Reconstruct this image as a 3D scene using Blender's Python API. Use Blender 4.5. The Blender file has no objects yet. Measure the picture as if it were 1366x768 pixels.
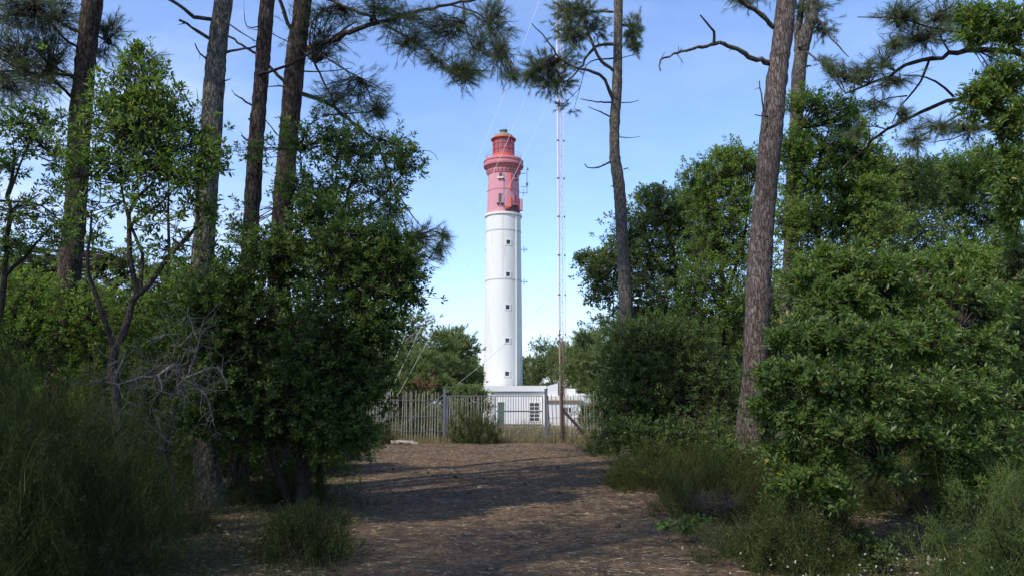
import bpy, math, random
import numpy as np
from mathutils import Vector

# ------------------------------------------------------------------ camera
F = 1062.0                       # focal length in photograph pixels (1366 wide)
HORIZON = 535.0
EYE = 1.65
PITCH = math.atan((HORIZON - 384.0) / F)
CP, SP = math.cos(PITCH), math.sin(PITCH)
scene = bpy.context.scene
C = bpy.context.scene.collection
cam_d = bpy.data.cameras.new('camera')
cam = bpy.data.objects.new('camera', cam_d)
C.objects.link(cam)
cam.location = (0, 0, EYE)
cam.rotation_euler = (math.pi / 2 + PITCH, 0, 0)
cam_d.sensor_width = 36.0
cam_d.lens = 36.0 * F / 1366.0
cam_d.clip_start = 0.05
cam_d.clip_end = 5000.0
scene.camera = cam

# ------------------------------------------------------------------ sky, sun, exposure
SUN_EL = math.radians(46.0)
SUN_AZ = math.radians(43.0)      # behind the camera, this far round to the left
to_sun = Vector((-math.sin(SUN_AZ) * math.cos(SUN_EL), -math.cos(SUN_AZ) * math.cos(SUN_EL), math.sin(SUN_EL)))
world = bpy.data.worlds.new("World")
scene.world = world
world.use_nodes = True
wn = world.node_tree
wn.nodes.clear()
w_out = wn.nodes.new('ShaderNodeOutputWorld')
w_bg = wn.nodes.new('ShaderNodeBackground')
sky = wn.nodes.new('ShaderNodeTexSky')
sky.sky_type = 'NISHITA'
sky.sun_disc = False
sky.sun_elevation = SUN_EL
sky.sun_rotation = math.radians(180.0) + SUN_AZ
sky.air_density = 1.0
sky.dust_density = 0.5
sky.ozone_density = 3.4
w_bg.inputs['Strength'].default_value = 0.13
# thin cirrus and a low bright bank of cloud to the left, placed by direction in the sky
tc = wn.nodes.new('ShaderNodeTexCoord')
sep = wn.nodes.new('ShaderNodeSeparateXYZ')
wn.links.new(tc.outputs['Generated'], sep.inputs[0])
mp = wn.nodes.new('ShaderNodeMapping')
mp.inputs['Scale'].default_value = (2.2, 2.2, 7.0)
wn.links.new(tc.outputs['Generated'], mp.inputs[0])
nz = wn.nodes.new('ShaderNodeTexNoise')
nz.inputs['Scale'].default_value = 1.6
nz.inputs['Detail'].default_value = 7.0
nz.inputs['Roughness'].default_value = 0.6
wn.links.new(mp.outputs[0], nz.inputs['Vector'])
def wmath(op, a, b=None, clamp=False):
    n = wn.nodes.new('ShaderNodeMath'); n.operation = op; n.use_clamp = clamp
    for i, v in enumerate((a, b)):
        if v is None: continue
        if isinstance(v, (int, float)): n.inputs[i].default_value = v
        else: wn.links.new(v, n.inputs[i])
    return n.outputs[0]
nfac = wmath('MULTIPLY', wmath('SUBTRACT', nz.outputs['Fac'], 0.44), 4.0, True)
# more cloud towards -x and towards the horizon
left = wmath('MULTIPLY', wmath('SUBTRACT', wmath('MULTIPLY', sep.outputs['X'], -1.0), 0.14), 3.4, True)
low = wmath('SUBTRACT', 1.0, wmath('MULTIPLY', sep.outputs['Z'], 1.9), True)
hz = wmath('SUBTRACT', 1.0, wmath('MULTIPLY', sep.outputs['Z'], 6.5), True)
m1 = wmath('MULTIPLY', wmath('MULTIPLY', left, low), wmath('ADD', wmath('MULTIPLY', nfac, 0.9), 0.35))
m2 = wmath('MULTIPLY', hz, wmath('ADD', wmath('MULTIPLY', nfac, 1.0), 0.22))
m3 = wmath('MULTIPLY', nfac, 0.16)
msk = wmath('ADD', wmath('ADD', m1, m2), m3, True)
mixc = wn.nodes.new('ShaderNodeMix'); mixc.data_type = 'RGBA'
wn.links.new(msk, mixc.inputs['Factor'])
SKY_GAIN = 1.0
tint = wn.nodes.new('ShaderNodeMix'); tint.data_type = 'RGBA'; tint.blend_type = 'MULTIPLY'; tint.inputs['Factor'].default_value = 1.0
wn.links.new(sky.outputs['Color'], tint.inputs['A']); tint.inputs['B'].default_value = (.94, .955, 1.09, 1)
wn.links.new(tint.outputs['Result'], mixc.inputs['A'])
mixc.inputs['B'].default_value = (3.2, 3.9, 5.3, 1)
wn.links.new(mixc.outputs['Result'], w_bg.inputs['Color'])
wn.links.new(w_bg.outputs[0], w_out.inputs[0])

sun_d = bpy.data.lights.new('sun', 'SUN')
sun_d.energy = 2.1
sun_d.angle = math.radians(0.5)
sun_d.color = (1.0, 0.95, 0.87)
sun = bpy.data.objects.new('sun', sun_d)
C.objects.link(sun)
sun.location = (-60, -60, 90)
sun.rotation_euler = (-to_sun).to_track_quat('-Z', 'Y').to_euler()
scene.view_settings.view_transform = 'Standard'
scene.view_settings.look = 'None'
scene.view_settings.gamma = 1.0
scene.view_settings.use_curve_mapping = False
scene.view_settings.exposure = 0.97
scene.render.engine = 'CYCLES'
scene.cycles.max_bounces = 10
scene.cycles.diffuse_bounces = 5
scene.cycles.glossy_bounces = 2
scene.cycles.transmission_bounces = 6
scene.cycles.use_denoising = True
scene.cycles.sample_clamp_indirect = 6.0

# ------------------------------------------------------------------ helpers
def P(px, py, Y):
    """world point at distance Y along the view axis of the ground plan that photograph pixel (px, py) looks at"""
    a, b = (px - 683.0) / F, (384.0 - py) / F
    dx, dy, dz = a, CP - b * SP, SP + b * CP
    k = Y / dy
    return np.array([dx * k, Y, EYE + dz * k])

def smooth(t):
    t = np.clip(t, 0, 1)
    return t * t * (3 - 2 * t)

PATH_Y = [-20, 0, 4, 7.5, 10.6, 15.2, 23.4, 32.0, 33.5]
PATH_L = [-1.5, -1.5, -1.55, -1.65, -2.1, -2.9, -4.6, -6.0, -6.2]
PATH_R = [1.8, 1.8, 2.0, 2.3, 2.65, 2.8, 2.7, 2.2, 2.2]
def path_edges(y):
    return np.interp(y, PATH_Y, PATH_L), np.interp(y, PATH_Y, PATH_R)

def gz(x, y):
    x = np.asarray(x, float); y = np.asarray(y, float)
    z = -2.6 * smooth((y - 36) / 60.0)
    l, r = path_edges(y)
    off = np.maximum(np.maximum(l - x, x - r), 0)
    bank = 0.16 * smooth(off / 2.5) * smooth((34 - y) / 4)
    bump = 0.03 * (np.sin(1.7 * x + 0.6 * y) + np.sin(0.9 * y - 1.3 * x + 2)) + 0.018 * np.sin(3.9 * x + 1) * np.sin(3.1 * y)
    bump = bump * (0.25 + 0.75 * smooth(off / 1.5)) * smooth((80 - y) / 60)
    c = (l + r) / 2; wear = -.035 * np.exp(-((x - c - .75 - .12 * np.sin(.7 * y)) / .28) ** 2) - .035 * np.exp(-((x - c + .75 - .12 * np.sin(.7 * y + .4)) / .28) ** 2)
    wear = wear * (.6 + .4 * np.sin(1.1 * y + 1.5 * x)) * smooth((33 - y) / 6)
    return z + bank + bump + wear

def nrm(v):
    return v / (np.linalg.norm(v, axis=-1, keepdims=True) + 1e-9)

class MB:
    """collects vertices and faces, becomes one mesh"""
    def __init__(s):
        s.v = []; s.f = {}; s.n = 0
    def add(s, v, f, mi=0):
        v = np.asarray(v, float).reshape(-1, 3)
        f = np.asarray(f, int)
        if len(v) == 0 or len(f) == 0: return
        s.v.append(v)
        s.f.setdefault((f.shape[1], mi), []).append(f + s.n)
        s.n += len(v)
    def mesh(s, name, mats, off=(0, 0, 0), smooth_=False):
        me = bpy.data.meshes.new(name)
        v = np.concatenate(s.v) - np.asarray(off, float)
        me.vertices.add(len(v))
        me.vertices.foreach_set('co', v.astype(np.float32).ravel())
        loops, starts, mi = [], [], []
        pos = 0
        for (k, m), fl in s.f.items():
            fa = np.concatenate(fl)
            loops.append(fa.ravel())
            starts.append(pos + np.arange(len(fa)) * k)
            mi.append(np.full(len(fa), m))
            pos += fa.size
        loops = np.concatenate(loops); starts = np.concatenate(starts); mi = np.concatenate(mi)
        me.loops.add(len(loops))
        me.loops.foreach_set('vertex_index', loops.astype(np.int32))
        me.polygons.add(len(starts))
        me.polygons.foreach_set('loop_start', starts.astype(np.int32))
        me.polygons.foreach_set('material_index', mi.astype(np.int32))
        me.polygons.foreach_set('use_smooth', np.full(len(starts), bool(smooth_)))
        for m in (mats if isinstance(mats, (list, tuple)) else [mats]): me.materials.append(m)
        me.update(calc_edges=True)
        me.validate()
        return me

ORG = {}                                              # where each thing's own origin is
def tag(o, label=None, cat=None, group=None, kind=None):
    if label: o['label'] = label
    if cat: o['category'] = cat
    if group: o['group'] = group
    if kind: o['kind'] = kind
    return o
def thing(name, label, cat, loc, group=None):
    o = bpy.data.objects.new(name, None)
    C.objects.link(o)
    o.empty_display_size = 0.2
    o.location = loc
    ORG[o] = np.array(loc, float)
    return tag(o, label, cat, group)
def part(name, mb, mat, parent, smooth_=False, label=None):
    off = ORG[parent]
    o = bpy.data.objects.new(name, mb.mesh(name, mat, off, smooth_))
    C.objects.link(o)
    o.parent = parent
    ORG[o] = off
    if label: o['label'] = label
    return o
def solo(name, mb, mat, loc, label=None, cat=None, group=None, kind=None, smooth_=False):
    o = bpy.data.objects.new(name, mb.mesh(name, mat, loc, smooth_))
    C.objects.link(o)
    o.location = loc
    ORG[o] = np.array(loc, float)
    return tag(o, label, cat, group, kind)
def copy_tree(o, parent=None):
    c = o.copy(); C.objects.link(c)
    if parent: c.parent = parent
    for ch in list(o.children): copy_tree(ch, c)
    return c

def box(mb, c, s, rz=0.0, mi=0, tilt=None):
    c = np.asarray(c, float); h = np.asarray(s, float) / 2
    v = np.array([[x, y, z] for x in (-1, 1) for y in (-1, 1) for z in (-1, 1)], float) * h
    if tilt: 
        a = tilt; v = np.c_[v[:, 0] * math.cos(a) + v[:, 2] * math.sin(a), v[:, 1], -v[:, 0] * math.sin(a) + v[:, 2] * math.cos(a)]
    if rz: v = np.c_[v[:, 0] * math.cos(rz) - v[:, 1] * math.sin(rz), v[:, 0] * math.sin(rz) + v[:, 1] * math.cos(rz), v[:, 2]]
    mb.add(v + c, [[0, 1, 3, 2], [4, 6, 7, 5], [0, 4, 5, 1], [2, 3, 7, 6], [0, 2, 6, 4], [1, 5, 7, 3]], mi)

def spline(pts, n):
    pts = np.asarray(pts, float)
    if len(pts) == 2:
        t = np.linspace(0, 1, n)[:, None]
        return pts[0] * (1 - t) + pts[1] * t
    p = np.vstack([2 * pts[0] - pts[1], pts, 2 * pts[-1] - pts[-2]])
    seg = np.linalg.norm(np.diff(pts, axis=0), axis=1)
    cum = np.r_[0, np.cumsum(seg)] / seg.sum()
    out = []
    for t in np.linspace(0, 1, n):
        i = min(np.searchsorted(cum, t, side='right') - 1, len(pts) - 2)
        u = (t - cum[i]) / max(cum[i + 1] - cum[i], 1e-9)
        a, b, c, d = p[i], p[i + 1], p[i + 2], p[i + 3]
        out.append(0.5 * ((2 * b) + (-a + c) * u + (2 * a - 5 * b + 4 * c - d) * u * u + (-a + 3 * b - 3 * c + d) * u ** 3))
    return np.array(out)

def tube(mb, pts, r, seg=8, rough=0.0, rng=None, cap=True, mi=0):
    pts = np.asarray(pts, float); n = len(pts)
    r = np.interp(np.linspace(0, 1, n), np.linspace(0, 1, len(r)), r) if np.ndim(r) else np.full(n, r)
    tan = nrm(np.gradient(pts, axis=0))
    ref = np.array([0, 0, 1.0]) if abs(tan[0][2]) < 0.9 else np.array([1.0, 0, 0])
    u = nrm(np.cross(tan[0], ref))
    rings = []
    ang = np.linspace(0, 2 * math.pi, seg, endpoint=False)
    for i in range(n):
        u = nrm(u - tan[i] * np.dot(u, tan[i])); w = np.cross(tan[i], u)
        rr = r[i] * (1 + (rng.normal(0, rough, seg) if rough else 0) * np.ones(seg))
        rings.append(pts[i] + np.cos(ang)[:, None] * u * rr[:, None] + np.sin(ang)[:, None] * w * rr[:, None])
    v = np.concatenate(rings)
    i = np.arange(n - 1)[:, None] * seg; j = np.arange(seg)[None]; k = (j + 1) % seg
    mb.add(v, np.stack([i + j, i + k, i + seg + k, i + seg + j], -1).reshape(-1, 4), mi)
    if cap:
        mb.add(np.vstack([rings[-1], pts[-1] + tan[-1] * r[-1] * 0.4]), [[a, (a + 1) % seg, seg] for a in range(seg)], mi)
        mb.add(np.vstack([rings[0], pts[0]]), [[(a + 1) % seg, a, seg] for a in range(seg)], mi)

def prisms(mb, a, b, ra, rb, mi=0):
    """thin three-sided twigs from a[i] to b[i]"""
    a = np.asarray(a, float); b = np.asarray(b, float)
    if len(a) == 0: return
    d = nrm(b - a)
    ref = np.where(np.abs(d[:, 2:3]) < 0.9, np.array([[0, 0, 1.0]]), np.array([[1.0, 0, 0]]))
    u = nrm(np.cross(d, ref)); w = np.cross(d, u)
    ra = np.broadcast_to(ra, (len(a),))[:, None]; rb = np.broadcast_to(rb, (len(a),))[:, None]
    vs = []
    for p, r in ((a, ra), (b, rb)):
        for k in range(3):
            t = 2 * math.pi * k / 3
            vs.append(p + r * (math.cos(t) * u + math.sin(t) * w))
    v = np.stack(vs, 1)
    o = (np.arange(len(a)) * 6)[:, None]
    f = np.concatenate([o + np.array([k, (k + 1) % 3, 3 + (k + 1) % 3, 3 + k]) for k in range(3)])
    mb.add(v.reshape(-1, 3), f, mi)

def leaves(mb, pos, d, up, L, W, fold=0.22, droop=0.12, mi=0):
    d = nrm(d); s = nrm(np.cross(d, up)); n = np.cross(s, d)
    L = np.asarray(L)[:, None]; W = np.asarray(W)[:, None]
    v = np.stack([pos,
                  pos + d * L * .34 + s * W * .5 + n * W * fold,
                  pos + d * L * .72 + s * W * .42 + n * W * fold * .6 - n * L * droop * .4,
                  pos + d * L - n * L * droop,
                  pos + d * L * .72 - s * W * .42 + n * W * fold * .6 - n * L * droop * .4,
                  pos + d * L * .34 - s * W * .5 + n * W * fold], 1)
    o = (np.arange(len(pos)) * 6)[:, None]
    mb.add(v.reshape(-1, 3), np.concatenate([o + np.array([0, 1, 2, 3]), o + np.array([0, 3, 4, 5])]), mi)

def needles(mb, pos, d, L, W, rng, mi=0):
    d = nrm(d); s = nrm(np.cross(d, rng.normal(size=d.shape)))
    L = np.asarray(L)[:, None]; W = np.asarray(W)
    W = W[:, None] if W.ndim else W
    v = np.stack([pos - s * W * .5, pos + s * W * .5, pos + d * L], 1)
    o = (np.arange(len(pos)) * 3)[:, None]
    mb.add(v.reshape(-1, 3), o + np.array([[0, 1, 2]]), mi)

def blades(mb, pos, d, bend, L, W, rng, mi=0):
    """slim stems in two segments, curving by the vector bend"""
    d = nrm(d); L = np.asarray(L)[:, None]; W = np.asarray(W); W = W[:, None] if W.ndim else W
    s = nrm(np.cross(d, rng.normal(size=d.shape)))
    m = pos + d * L * .55 + bend * L * .15
    t = pos + d * L + bend * L * .6
    v = np.stack([pos - s * W * .5, pos + s * W * .5, m + s * W * .4, m - s * W * .4, t], 1)
    o = (np.arange(len(pos)) * 5)[:, None]
    mb.add(v.reshape(-1, 3), o + np.array([[0, 1, 2, 3]]), mi)
    mb.add(v.reshape(-1, 3), o + np.array([[3, 2, 4]]), mi)

# ------------------------------------------------------------------ materials
def new_mat(name):
    m = bpy.data.materials.new(name); m.use_nodes = True
    nt = m.node_tree; nt.nodes.clear()
    out = nt.nodes.new('ShaderNodeOutputMaterial')
    bs = nt.nodes.new('ShaderNodeBsdfPrincipled')
    nt.links.new(bs.outputs[0], out.inputs[0])
    return m, nt, bs, out
def ramp(nt, fac, stops):
    r = nt.nodes.new('ShaderNodeValToRGB')
    while len(r.color_ramp.elements) < len(stops): r.color_ramp.elements.new(0.5)
    for e, (p, c) in zip(r.color_ramp.elements, stops): e.position = p; e.color = (*c, 1)
    if fac is not None: nt.links.new(fac, r.inputs[0])
    return r.outputs[0]
def noise(nt, scale, detail=5, rough=.6, sc=(1, 1, 1), coord='Object'):
    t = nt.nodes.new('ShaderNodeTexCoord'); mpp = nt.nodes.new('ShaderNodeMapping')
    mpp.inputs['Scale'].default_value = sc
    nt.links.new(t.outputs[coord], mpp.inputs[0])
    n = nt.nodes.new('ShaderNodeTexNoise')
    n.inputs['Scale'].default_value = scale; n.inputs['Detail'].default_value = detail; n.inputs['Roughness'].default_value = rough
    nt.links.new(mpp.outputs[0], n.inputs['Vector'])
    return n
def mix(nt, fac, a, b, mode='MIX'):
    m = nt.nodes.new('ShaderNodeMix'); m.data_type = 'RGBA'; m.blend_type = mode
    for key, v in (('Factor', fac), ('A', a), ('B', b)):
        i = m.inputs[key] if key == 'Factor' else [q for q in m.inputs if q.name == key and q.type == 'RGBA'][0]
        if hasattr(v, 'is_linked') or hasattr(v, 'links'): nt.links.new(v, i)
        elif isinstance(v, (int, float)): i.default_value = v
        else: i.default_value = (*v, 1)
    return [o for o in m.outputs if o.type == 'RGBA'][0]
def bump(nt, bs, h, strength=.5, dist=.02):
    b = nt.nodes.new('ShaderNodeBump'); b.inputs['Strength'].default_value = strength; b.inputs['Distance'].default_value = dist
    nt.links.new(h, b.inputs['Height']); nt.links.new(b.outputs[0], bs.inputs['Normal'])

def leaf_mat(name, cols, rough=.45, transl=.3, tcol=None, spec=.5):
    """foliage: a colour of its own for every leaf, some light let through"""
    m, nt, bs, out = new_mat(name)
    g = nt.nodes.new('ShaderNodeNewGeometry')
    stops = [(i / max(len(cols) - 1, 1), c) for i, c in enumerate(cols)] if not isinstance(cols[0][1], tuple) else cols
    col = ramp(nt, g.outputs['Random Per Island'], stops)
    big = noise(nt, .9, 2, .5)
    col = mix(nt, .35, col, ramp(nt, big.outputs['Fac'], [(.3, (.70, .76, .62)), (.7, (1.08, 1.05, .85))]), 'MULTIPLY')
    nt.links.new(col, bs.inputs['Base Color'])
    bs.inputs['Roughness'].default_value = rough
    bs.inputs['Specular IOR Level'].default_value = spec
    if transl:
        tr = nt.nodes.new('ShaderNodeBsdfTranslucent')
        tcn = mix(nt, 1.0, col, tcol or (1.5, 1.7, .7), 'MULTIPLY')
        nt.links.new(tcn, tr.inputs['Color'])
        mx = nt.nodes.new('ShaderNodeMixShader'); mx.inputs[0].default_value = transl
        nt.links.new(bs.outputs[0], mx.inputs[1]); nt.links.new(tr.outputs[0], mx.inputs[2])
        nt.links.new(mx.outputs[0], out.inputs[0])
    return m
def bark_mat(name, dark, mid, light, scale=9., sq=.28, lichen=None, bumpd=.03):
    """fissured bark: broken plates, fine flakes, slow drifts of tone along the stem"""
    m, nt, bs, out = new_mat(name)
    t = nt.nodes.new('ShaderNodeTexCoord'); mpp = nt.nodes.new('ShaderNodeMapping')
    mpp.inputs['Scale'].default_value = (1, 1, sq)
    nt.links.new(t.outputs['Object'], mpp.inputs[0])
    wob = nt.nodes.new('ShaderNodeTexNoise'); wob.inputs['Scale'].default_value = scale * .9; wob.inputs['Detail'].default_value = 6; wob.inputs['Roughness'].default_value = .7
    nt.links.new(mpp.outputs[0], wob.inputs['Vector'])
    add = nt.nodes.new('ShaderNodeVectorMath'); add.operation = 'MULTIPLY_ADD'
    nt.links.new(wob.outputs['Color'], add.inputs[0]); k = 2.2 / scale; add.inputs[1].default_value = (k, k, k); nt.links.new(mpp.outputs[0], add.inputs[2])
    vo = nt.nodes.new('ShaderNodeTexVoronoi'); vo.feature = 'DISTANCE_TO_EDGE'; vo.inputs['Scale'].default_value = scale * 1.5
    nt.links.new(add.outputs[0], vo.inputs['Vector'])
    fine = noise(nt, 38, 7, .75, (1, 1, .35)); slow = noise(nt, 1.4, 5, .65, (1, 1, .5)); mid_n = noise(nt, scale * 1.1, 6, .7, (1, 1, sq))
    plate = mix(nt, ramp(nt, fine.outputs['Fac'], [(.35, (0, 0, 0)), (.68, (1, 1, 1))]), mid, light)
    plate = mix(nt, ramp(nt, mid_n.outputs['Fac'], [(.40, (0, 0, 0)), (.62, (.65, .65, .65))]), plate, mid)
    crack = ramp(nt, vo.outputs['Distance'], [(0.0, (.0, .0, .0)), (.10, (.75, .75, .75)), (.30, (1, 1, 1))])
    col = mix(nt, crack, dark, plate)
    col = mix(nt, 1.0, col, ramp(nt, slow.outputs['Fac'], [(.35, (.72, .70, .70)), (.65, (1.12, 1.12, 1.10))]), 'MULTIPLY')
    if lichen:
        ln = noise(nt, 5.2, 7, .75)
        col = mix(nt, ramp(nt, ln.outputs['Fac'], [(.56, (0, 0, 0)), (.68, (.75, .75, .75))]), col, lichen)
    nt.links.new(col, bs.inputs['Base Color'])
    bs.inputs['Roughness'].default_value = .9
    bs.inputs['Specular IOR Level'].default_value = .1
    h = mix(nt, .4, crack, fine.outputs['Fac'])
    bump(nt, bs, h, 1.0, bumpd)
    return m
def paint_mat(name, col, var=.12, rough=.6, stain=None, scale=1.2, streak=True, spec=.3, metal=0.):
    m, nt, bs, out = new_mat(name)
    n = noise(nt, scale, 6, .65, (1, 1, .18 if streak else 1))
    lo = tuple(c * (1 - var) for c in col)
    c = ramp(nt, n.outputs['Fac'], [(.3, lo), (.7, col)])
    if stain:
        s = noise(nt, scale * 1.7, 7, .7, (1, 1, .12))
        c = mix(nt, ramp(nt, s.outputs['Fac'], [(.56, (0, 0, 0)), (.74, (.6, .6, .6))]), c, stain)
    nt.links.new(c, bs.inputs['Base Color'])
    bs.inputs['Roughness'].default_value = rough; bs.inputs['Specular IOR Level'].default_value = spec; bs.inputs['Metallic'].default_value = metal
    f = noise(nt, 25, 5, .6)
    bump(nt, bs, f.outputs['Fac'], .15, .01)
    return m

M = {}
M['pine_bark'] = bark_mat('pine_bark', (.036, .026, .020), (.095, .067, .052), (.190, .145, .115), 13, .24, (.16, .16, .125))
M['pine_bark_red'] = bark_mat('pine_bark_red', (.068, .053, .045), (.150, .116, .099), (.270, .225, .195), 13, .24, (.235, .215, .185))
M['grey_bark'] = bark_mat('grey_bark', (.07, .061, .050), (.165, .145, .117), (.29, .262, .215), 14, .3, (.24, .24, .18))
M['twig'] = bark_mat('twig', (.025, .02, .016), (.06, .048, .038), (.10, .082, .066), 16, .4, None, .006)
M['dead_switch'] = bark_mat('dead_switch', (.06, .05, .038), (.13, .112, .085), (.20, .175, .13), 18, .3, None, .004)
M['cone'] = bark_mat('cone', (.05, .035, .025), (.11, .078, .055), (.19, .14, .10), 40, .8, None, .004)
M['dead_wood'] = bark_mat('dead_wood', (.10, .09, .075), (.19, .175, .15), (.29, .27, .235), 18, .3, None, .005)
M['arbutus'] = leaf_mat('arbutus', [(0, (0.0668, 0.1124, 0.0278)), (0.35, (0.1054, 0.1629, 0.0375)), (0.75, (0.1543, 0.2157, 0.0528)), (0.99, (0.2057, 0.2581, 0.0765)), (0.995, (0.5083, 0.3335, 0.0555)), (1, (0.598, 0.3202, 0.0555))], .42, .5, spec=.45)
M['laurel'] = leaf_mat('laurel', [(0, (0.0495, 0.0885, 0.0209)), (0.5, (0.0815, 0.1313, 0.0291)), (0.95, (0.134, 0.1902, 0.0419)), (1, (0.2038, 0.2411, 0.0582))], .45, .42, spec=.4)
M['oak'] = leaf_mat('oak', [(0, (0.1014, 0.137, 0.052)), (0.5, (0.1538, 0.1924, 0.0765)), (0.93, (0.2131, 0.2511, 0.1039)), (1, (0.3145, 0.3261, 0.1529))], .55, .42, spec=.25)
M['oak_bright'] = leaf_mat('oak_bright', [(0, (0.1066, 0.1663, 0.0379)), (0.5, (0.1688, 0.2364, 0.0553)), (1, (0.2486, 0.3132, 0.0815))], .5, .48, spec=.3)
M['needle'] = leaf_mat('needle', [(0, (0.0837, 0.1159, 0.0541)), (0.6, (0.1352, 0.1738, 0.0799)), (0.95, (0.1867, 0.219, 0.1095)), (1, (0.2834, 0.219, 0.103))], .5, .25, (1.3, 1.4, .7), .25)
M['far_needle'] = leaf_mat('far_needle', [(0, (0.1064, 0.1434, 0.047)), (0.5, (0.1568, 0.1994, 0.0672)), (1, (0.2128, 0.252, 0.0952))], .6, .25, (1.3, 1.4, .6), .2)
M['broom'] = leaf_mat('broom', [(0, (0.0356, 0.0485, 0.0148)), (0.6, (0.065, 0.0839, 0.0246)), (0.95, (0.0984, 0.1161, 0.0374)), (1, (0.1676, 0.1415, 0.069))], .7, .2, (1.3, 1.4, .6), .08)  # greens darkened in place of the shade over the verge brooms
M['broom_lit'] = leaf_mat('broom_lit', [(0, (.060, .092, .026)), (.6, (.092, .135, .036)), (.95, (.13, .165, .05)), (1, (.24, .20, .09))], .65, .25, (1.3, 1.4, .6), .1)  # lighter copy of the broom greens, with sunlight put into the colour
M['grass'] = leaf_mat('grass', [(0, (.045, .068, .020)), (.6, (.080, .110, .034)), (.85, (.13, .145, .055)), (1, (.30, .25, .13))], .65, .25, (1.3, 1.3, .7), .15)
M['dry_grass'] = leaf_mat('dry_grass', [(0, (.11, .12, .045)), (.4, (.22, .18, .09)), (1, (.36, .29, .16))], .7, .25, (1.2, 1.1, .8), .1)
M['flower'] = leaf_mat('flower', [(0, (.55, .55, .46)), (1, (.72, .72, .66))], .7, .2, (1, 1, 1), .1)
M['litter'] = leaf_mat('litter', [(0, (.090, .058, .038)), (.45, (.20, .135, .088)), (.85, (.32, .235, .155)), (1, (.50, .42, .30))], .75, 0, None, .15)
M['red_needle'] = leaf_mat('red_needle', [(0, (.16, .06, .03)), (1, (.28, .12, .06))], .7, .1)

def ground_mat(name, stops, grassy):
    m, nt, bs, out = new_mat(name)
    a = noise(nt, .55, 6, .62); b = noise(nt, 9, 8, .75); c = noise(nt, 60, 6, .8, (1, 2.2, 1))
    f = mix(nt, .55, b.outputs['Fac'], c.outputs['Fac'])
    col = ramp(nt, f, stops)
    patch = ramp(nt, a.outputs['Fac'], [(.38, (0, 0, 0)), (.66, (1, 1, 1))])
    col = mix(nt, patch, mix(nt, 1.0, col, (.80, .80, .82), 'MULTIPLY'), mix(nt, 1.0, col, (1.35, 1.25, 1.08), 'MULTIPLY'))
    if grassy:
        g = noise(nt, 1.3, 6, .7)
        col = mix(nt, ramp(nt, g.outputs['Fac'], [(.42, (0, 0, 0)), (.62, (.75, .75, .75))]), col, grassy)
    nt.links.new(col, bs.inputs['Base Color'])
    bs.inputs['Roughness'].default_value = .95; bs.inputs['Specular IOR Level'].default_value = .1
    bump(nt, bs, f, .8, .05)
    return m
M['path'] = ground_mat('path', [(.34, (.048, .032, .019)), (.46, (.115, .078, .049)), (.56, (.195, .139, .088)), (.68, (.35, .27, .175))], None)
M['ground'] = ground_mat('ground', [(.34, (.035, .025, .017)), (.46, (.085, .060, .038)), (.56, (.15, .108, .068)), (.68, (.27, .205, .13))], (.060, .072, .026))

# ------------------------------------------------------------------ ground and path
def axis(lo, hi, fine_lo, fine_hi, d, grow=1.18):
    a = list(np.arange(fine_lo, fine_hi, d)); s = d; x = fine_lo
    left_ = []
    while x > lo: s *= grow; x -= s; left_.append(x)
    s = d; x = a[-1]; right_ = []
    while x < hi: s *= grow; x += s; right_.append(x)
    return np.array(left_[::-1] + a + right_)
def sheet(xs, ys, zf):
    X, Y = np.meshgrid(xs, ys)
    v = np.stack([X, Y, zf(X, Y)], -1).reshape(-1, 3)
    nx = len(xs); i = np.arange(len(ys) - 1)[:, None] * nx; j = np.arange(nx - 1)[None]
    return v, np.stack([i + j, i + j + 1, i + nx + j + 1, i + nx + j], -1).reshape(-1, 4)
mb = MB()
mb.add(*sheet(axis(-900, 900, -16, 16, .15), axis(-200, 1500, -4, 40, .15), gz))
solo('ground', mb, M['ground'], (0, 0, 0), kind='structure', smooth_=True)
rng = np.random.default_rng(3)
mb = MB()
ys = np.arange(-18, 33.6, .15); us = np.linspace(0, 1, 40)
l, r = path_edges(ys)
l = l + .16 * np.sin(ys * 1.9) + .10 * np.sin(ys * 5.1 + 1) + rng.normal(0, .05, len(ys))
r = r + .15 * np.sin(ys * 2.3 + 2) + .10 * np.sin(ys * 6.0) + rng.normal(0, .05, len(ys))
X = l[:, None] * (1 - us) + r[:, None] * us; Y = np.repeat(ys[:, None], 40, 1)
nx = 40; i = np.arange(len(ys) - 1)[:, None] * nx; j = np.arange(nx - 1)[None]
mb.add(np.stack([X, Y, gz(X, Y) + .012], -1).reshape(-1, 3), np.stack([i + j, i + j + 1, i + nx + j + 1, i + nx + j], -1).reshape(-1, 4))
solo('path', mb, M['path'], (0, 0, 0), kind='structure', smooth_=True)

# ------------------------------------------------------------------ lighthouse
M['white_wall'] = paint_mat('white_wall', (.70, .685, .61), .08, .65, (.46, .41, .31), .5)
M['pink_wall'] = paint_mat('pink_wall', (.60, .275, .30), .14, .7, (.46, .22, .235), .6)
M['pink_trim'] = paint_mat('pink_trim', (.56, .20, .205), .25, .7, (.32, .14, .14), 1.0)
M['red_paint'] = paint_mat('red_paint', (.74, .10, .05), .12, .5)
M['lantern_red'] = paint_mat('lantern_red', (.56, .085, .06), .2, .5)
M['dark_stain'] = paint_mat('dark_stain', (.16, .085, .08), .5, .9, None, 2)
M['dome'] = paint_mat('dome', (.27, .235, .15), .25, .6)
M['vent'] = paint_mat('vent', (.17, .17, .13), .3, .7)
M['dark_opening'] = paint_mat('dark_opening', (.045, .045, .05), .2, .4)
M['glass_dark'] = paint_mat('glass_dark', (.36, .105, .10), .35, .2, None, 1, False, .8)
M['louvre'] = paint_mat('louvre', (.22, .19, .18), .4, .7)
M['white_trim'] = paint_mat('white_trim', (.70, .685, .62), .05, .8)
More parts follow.
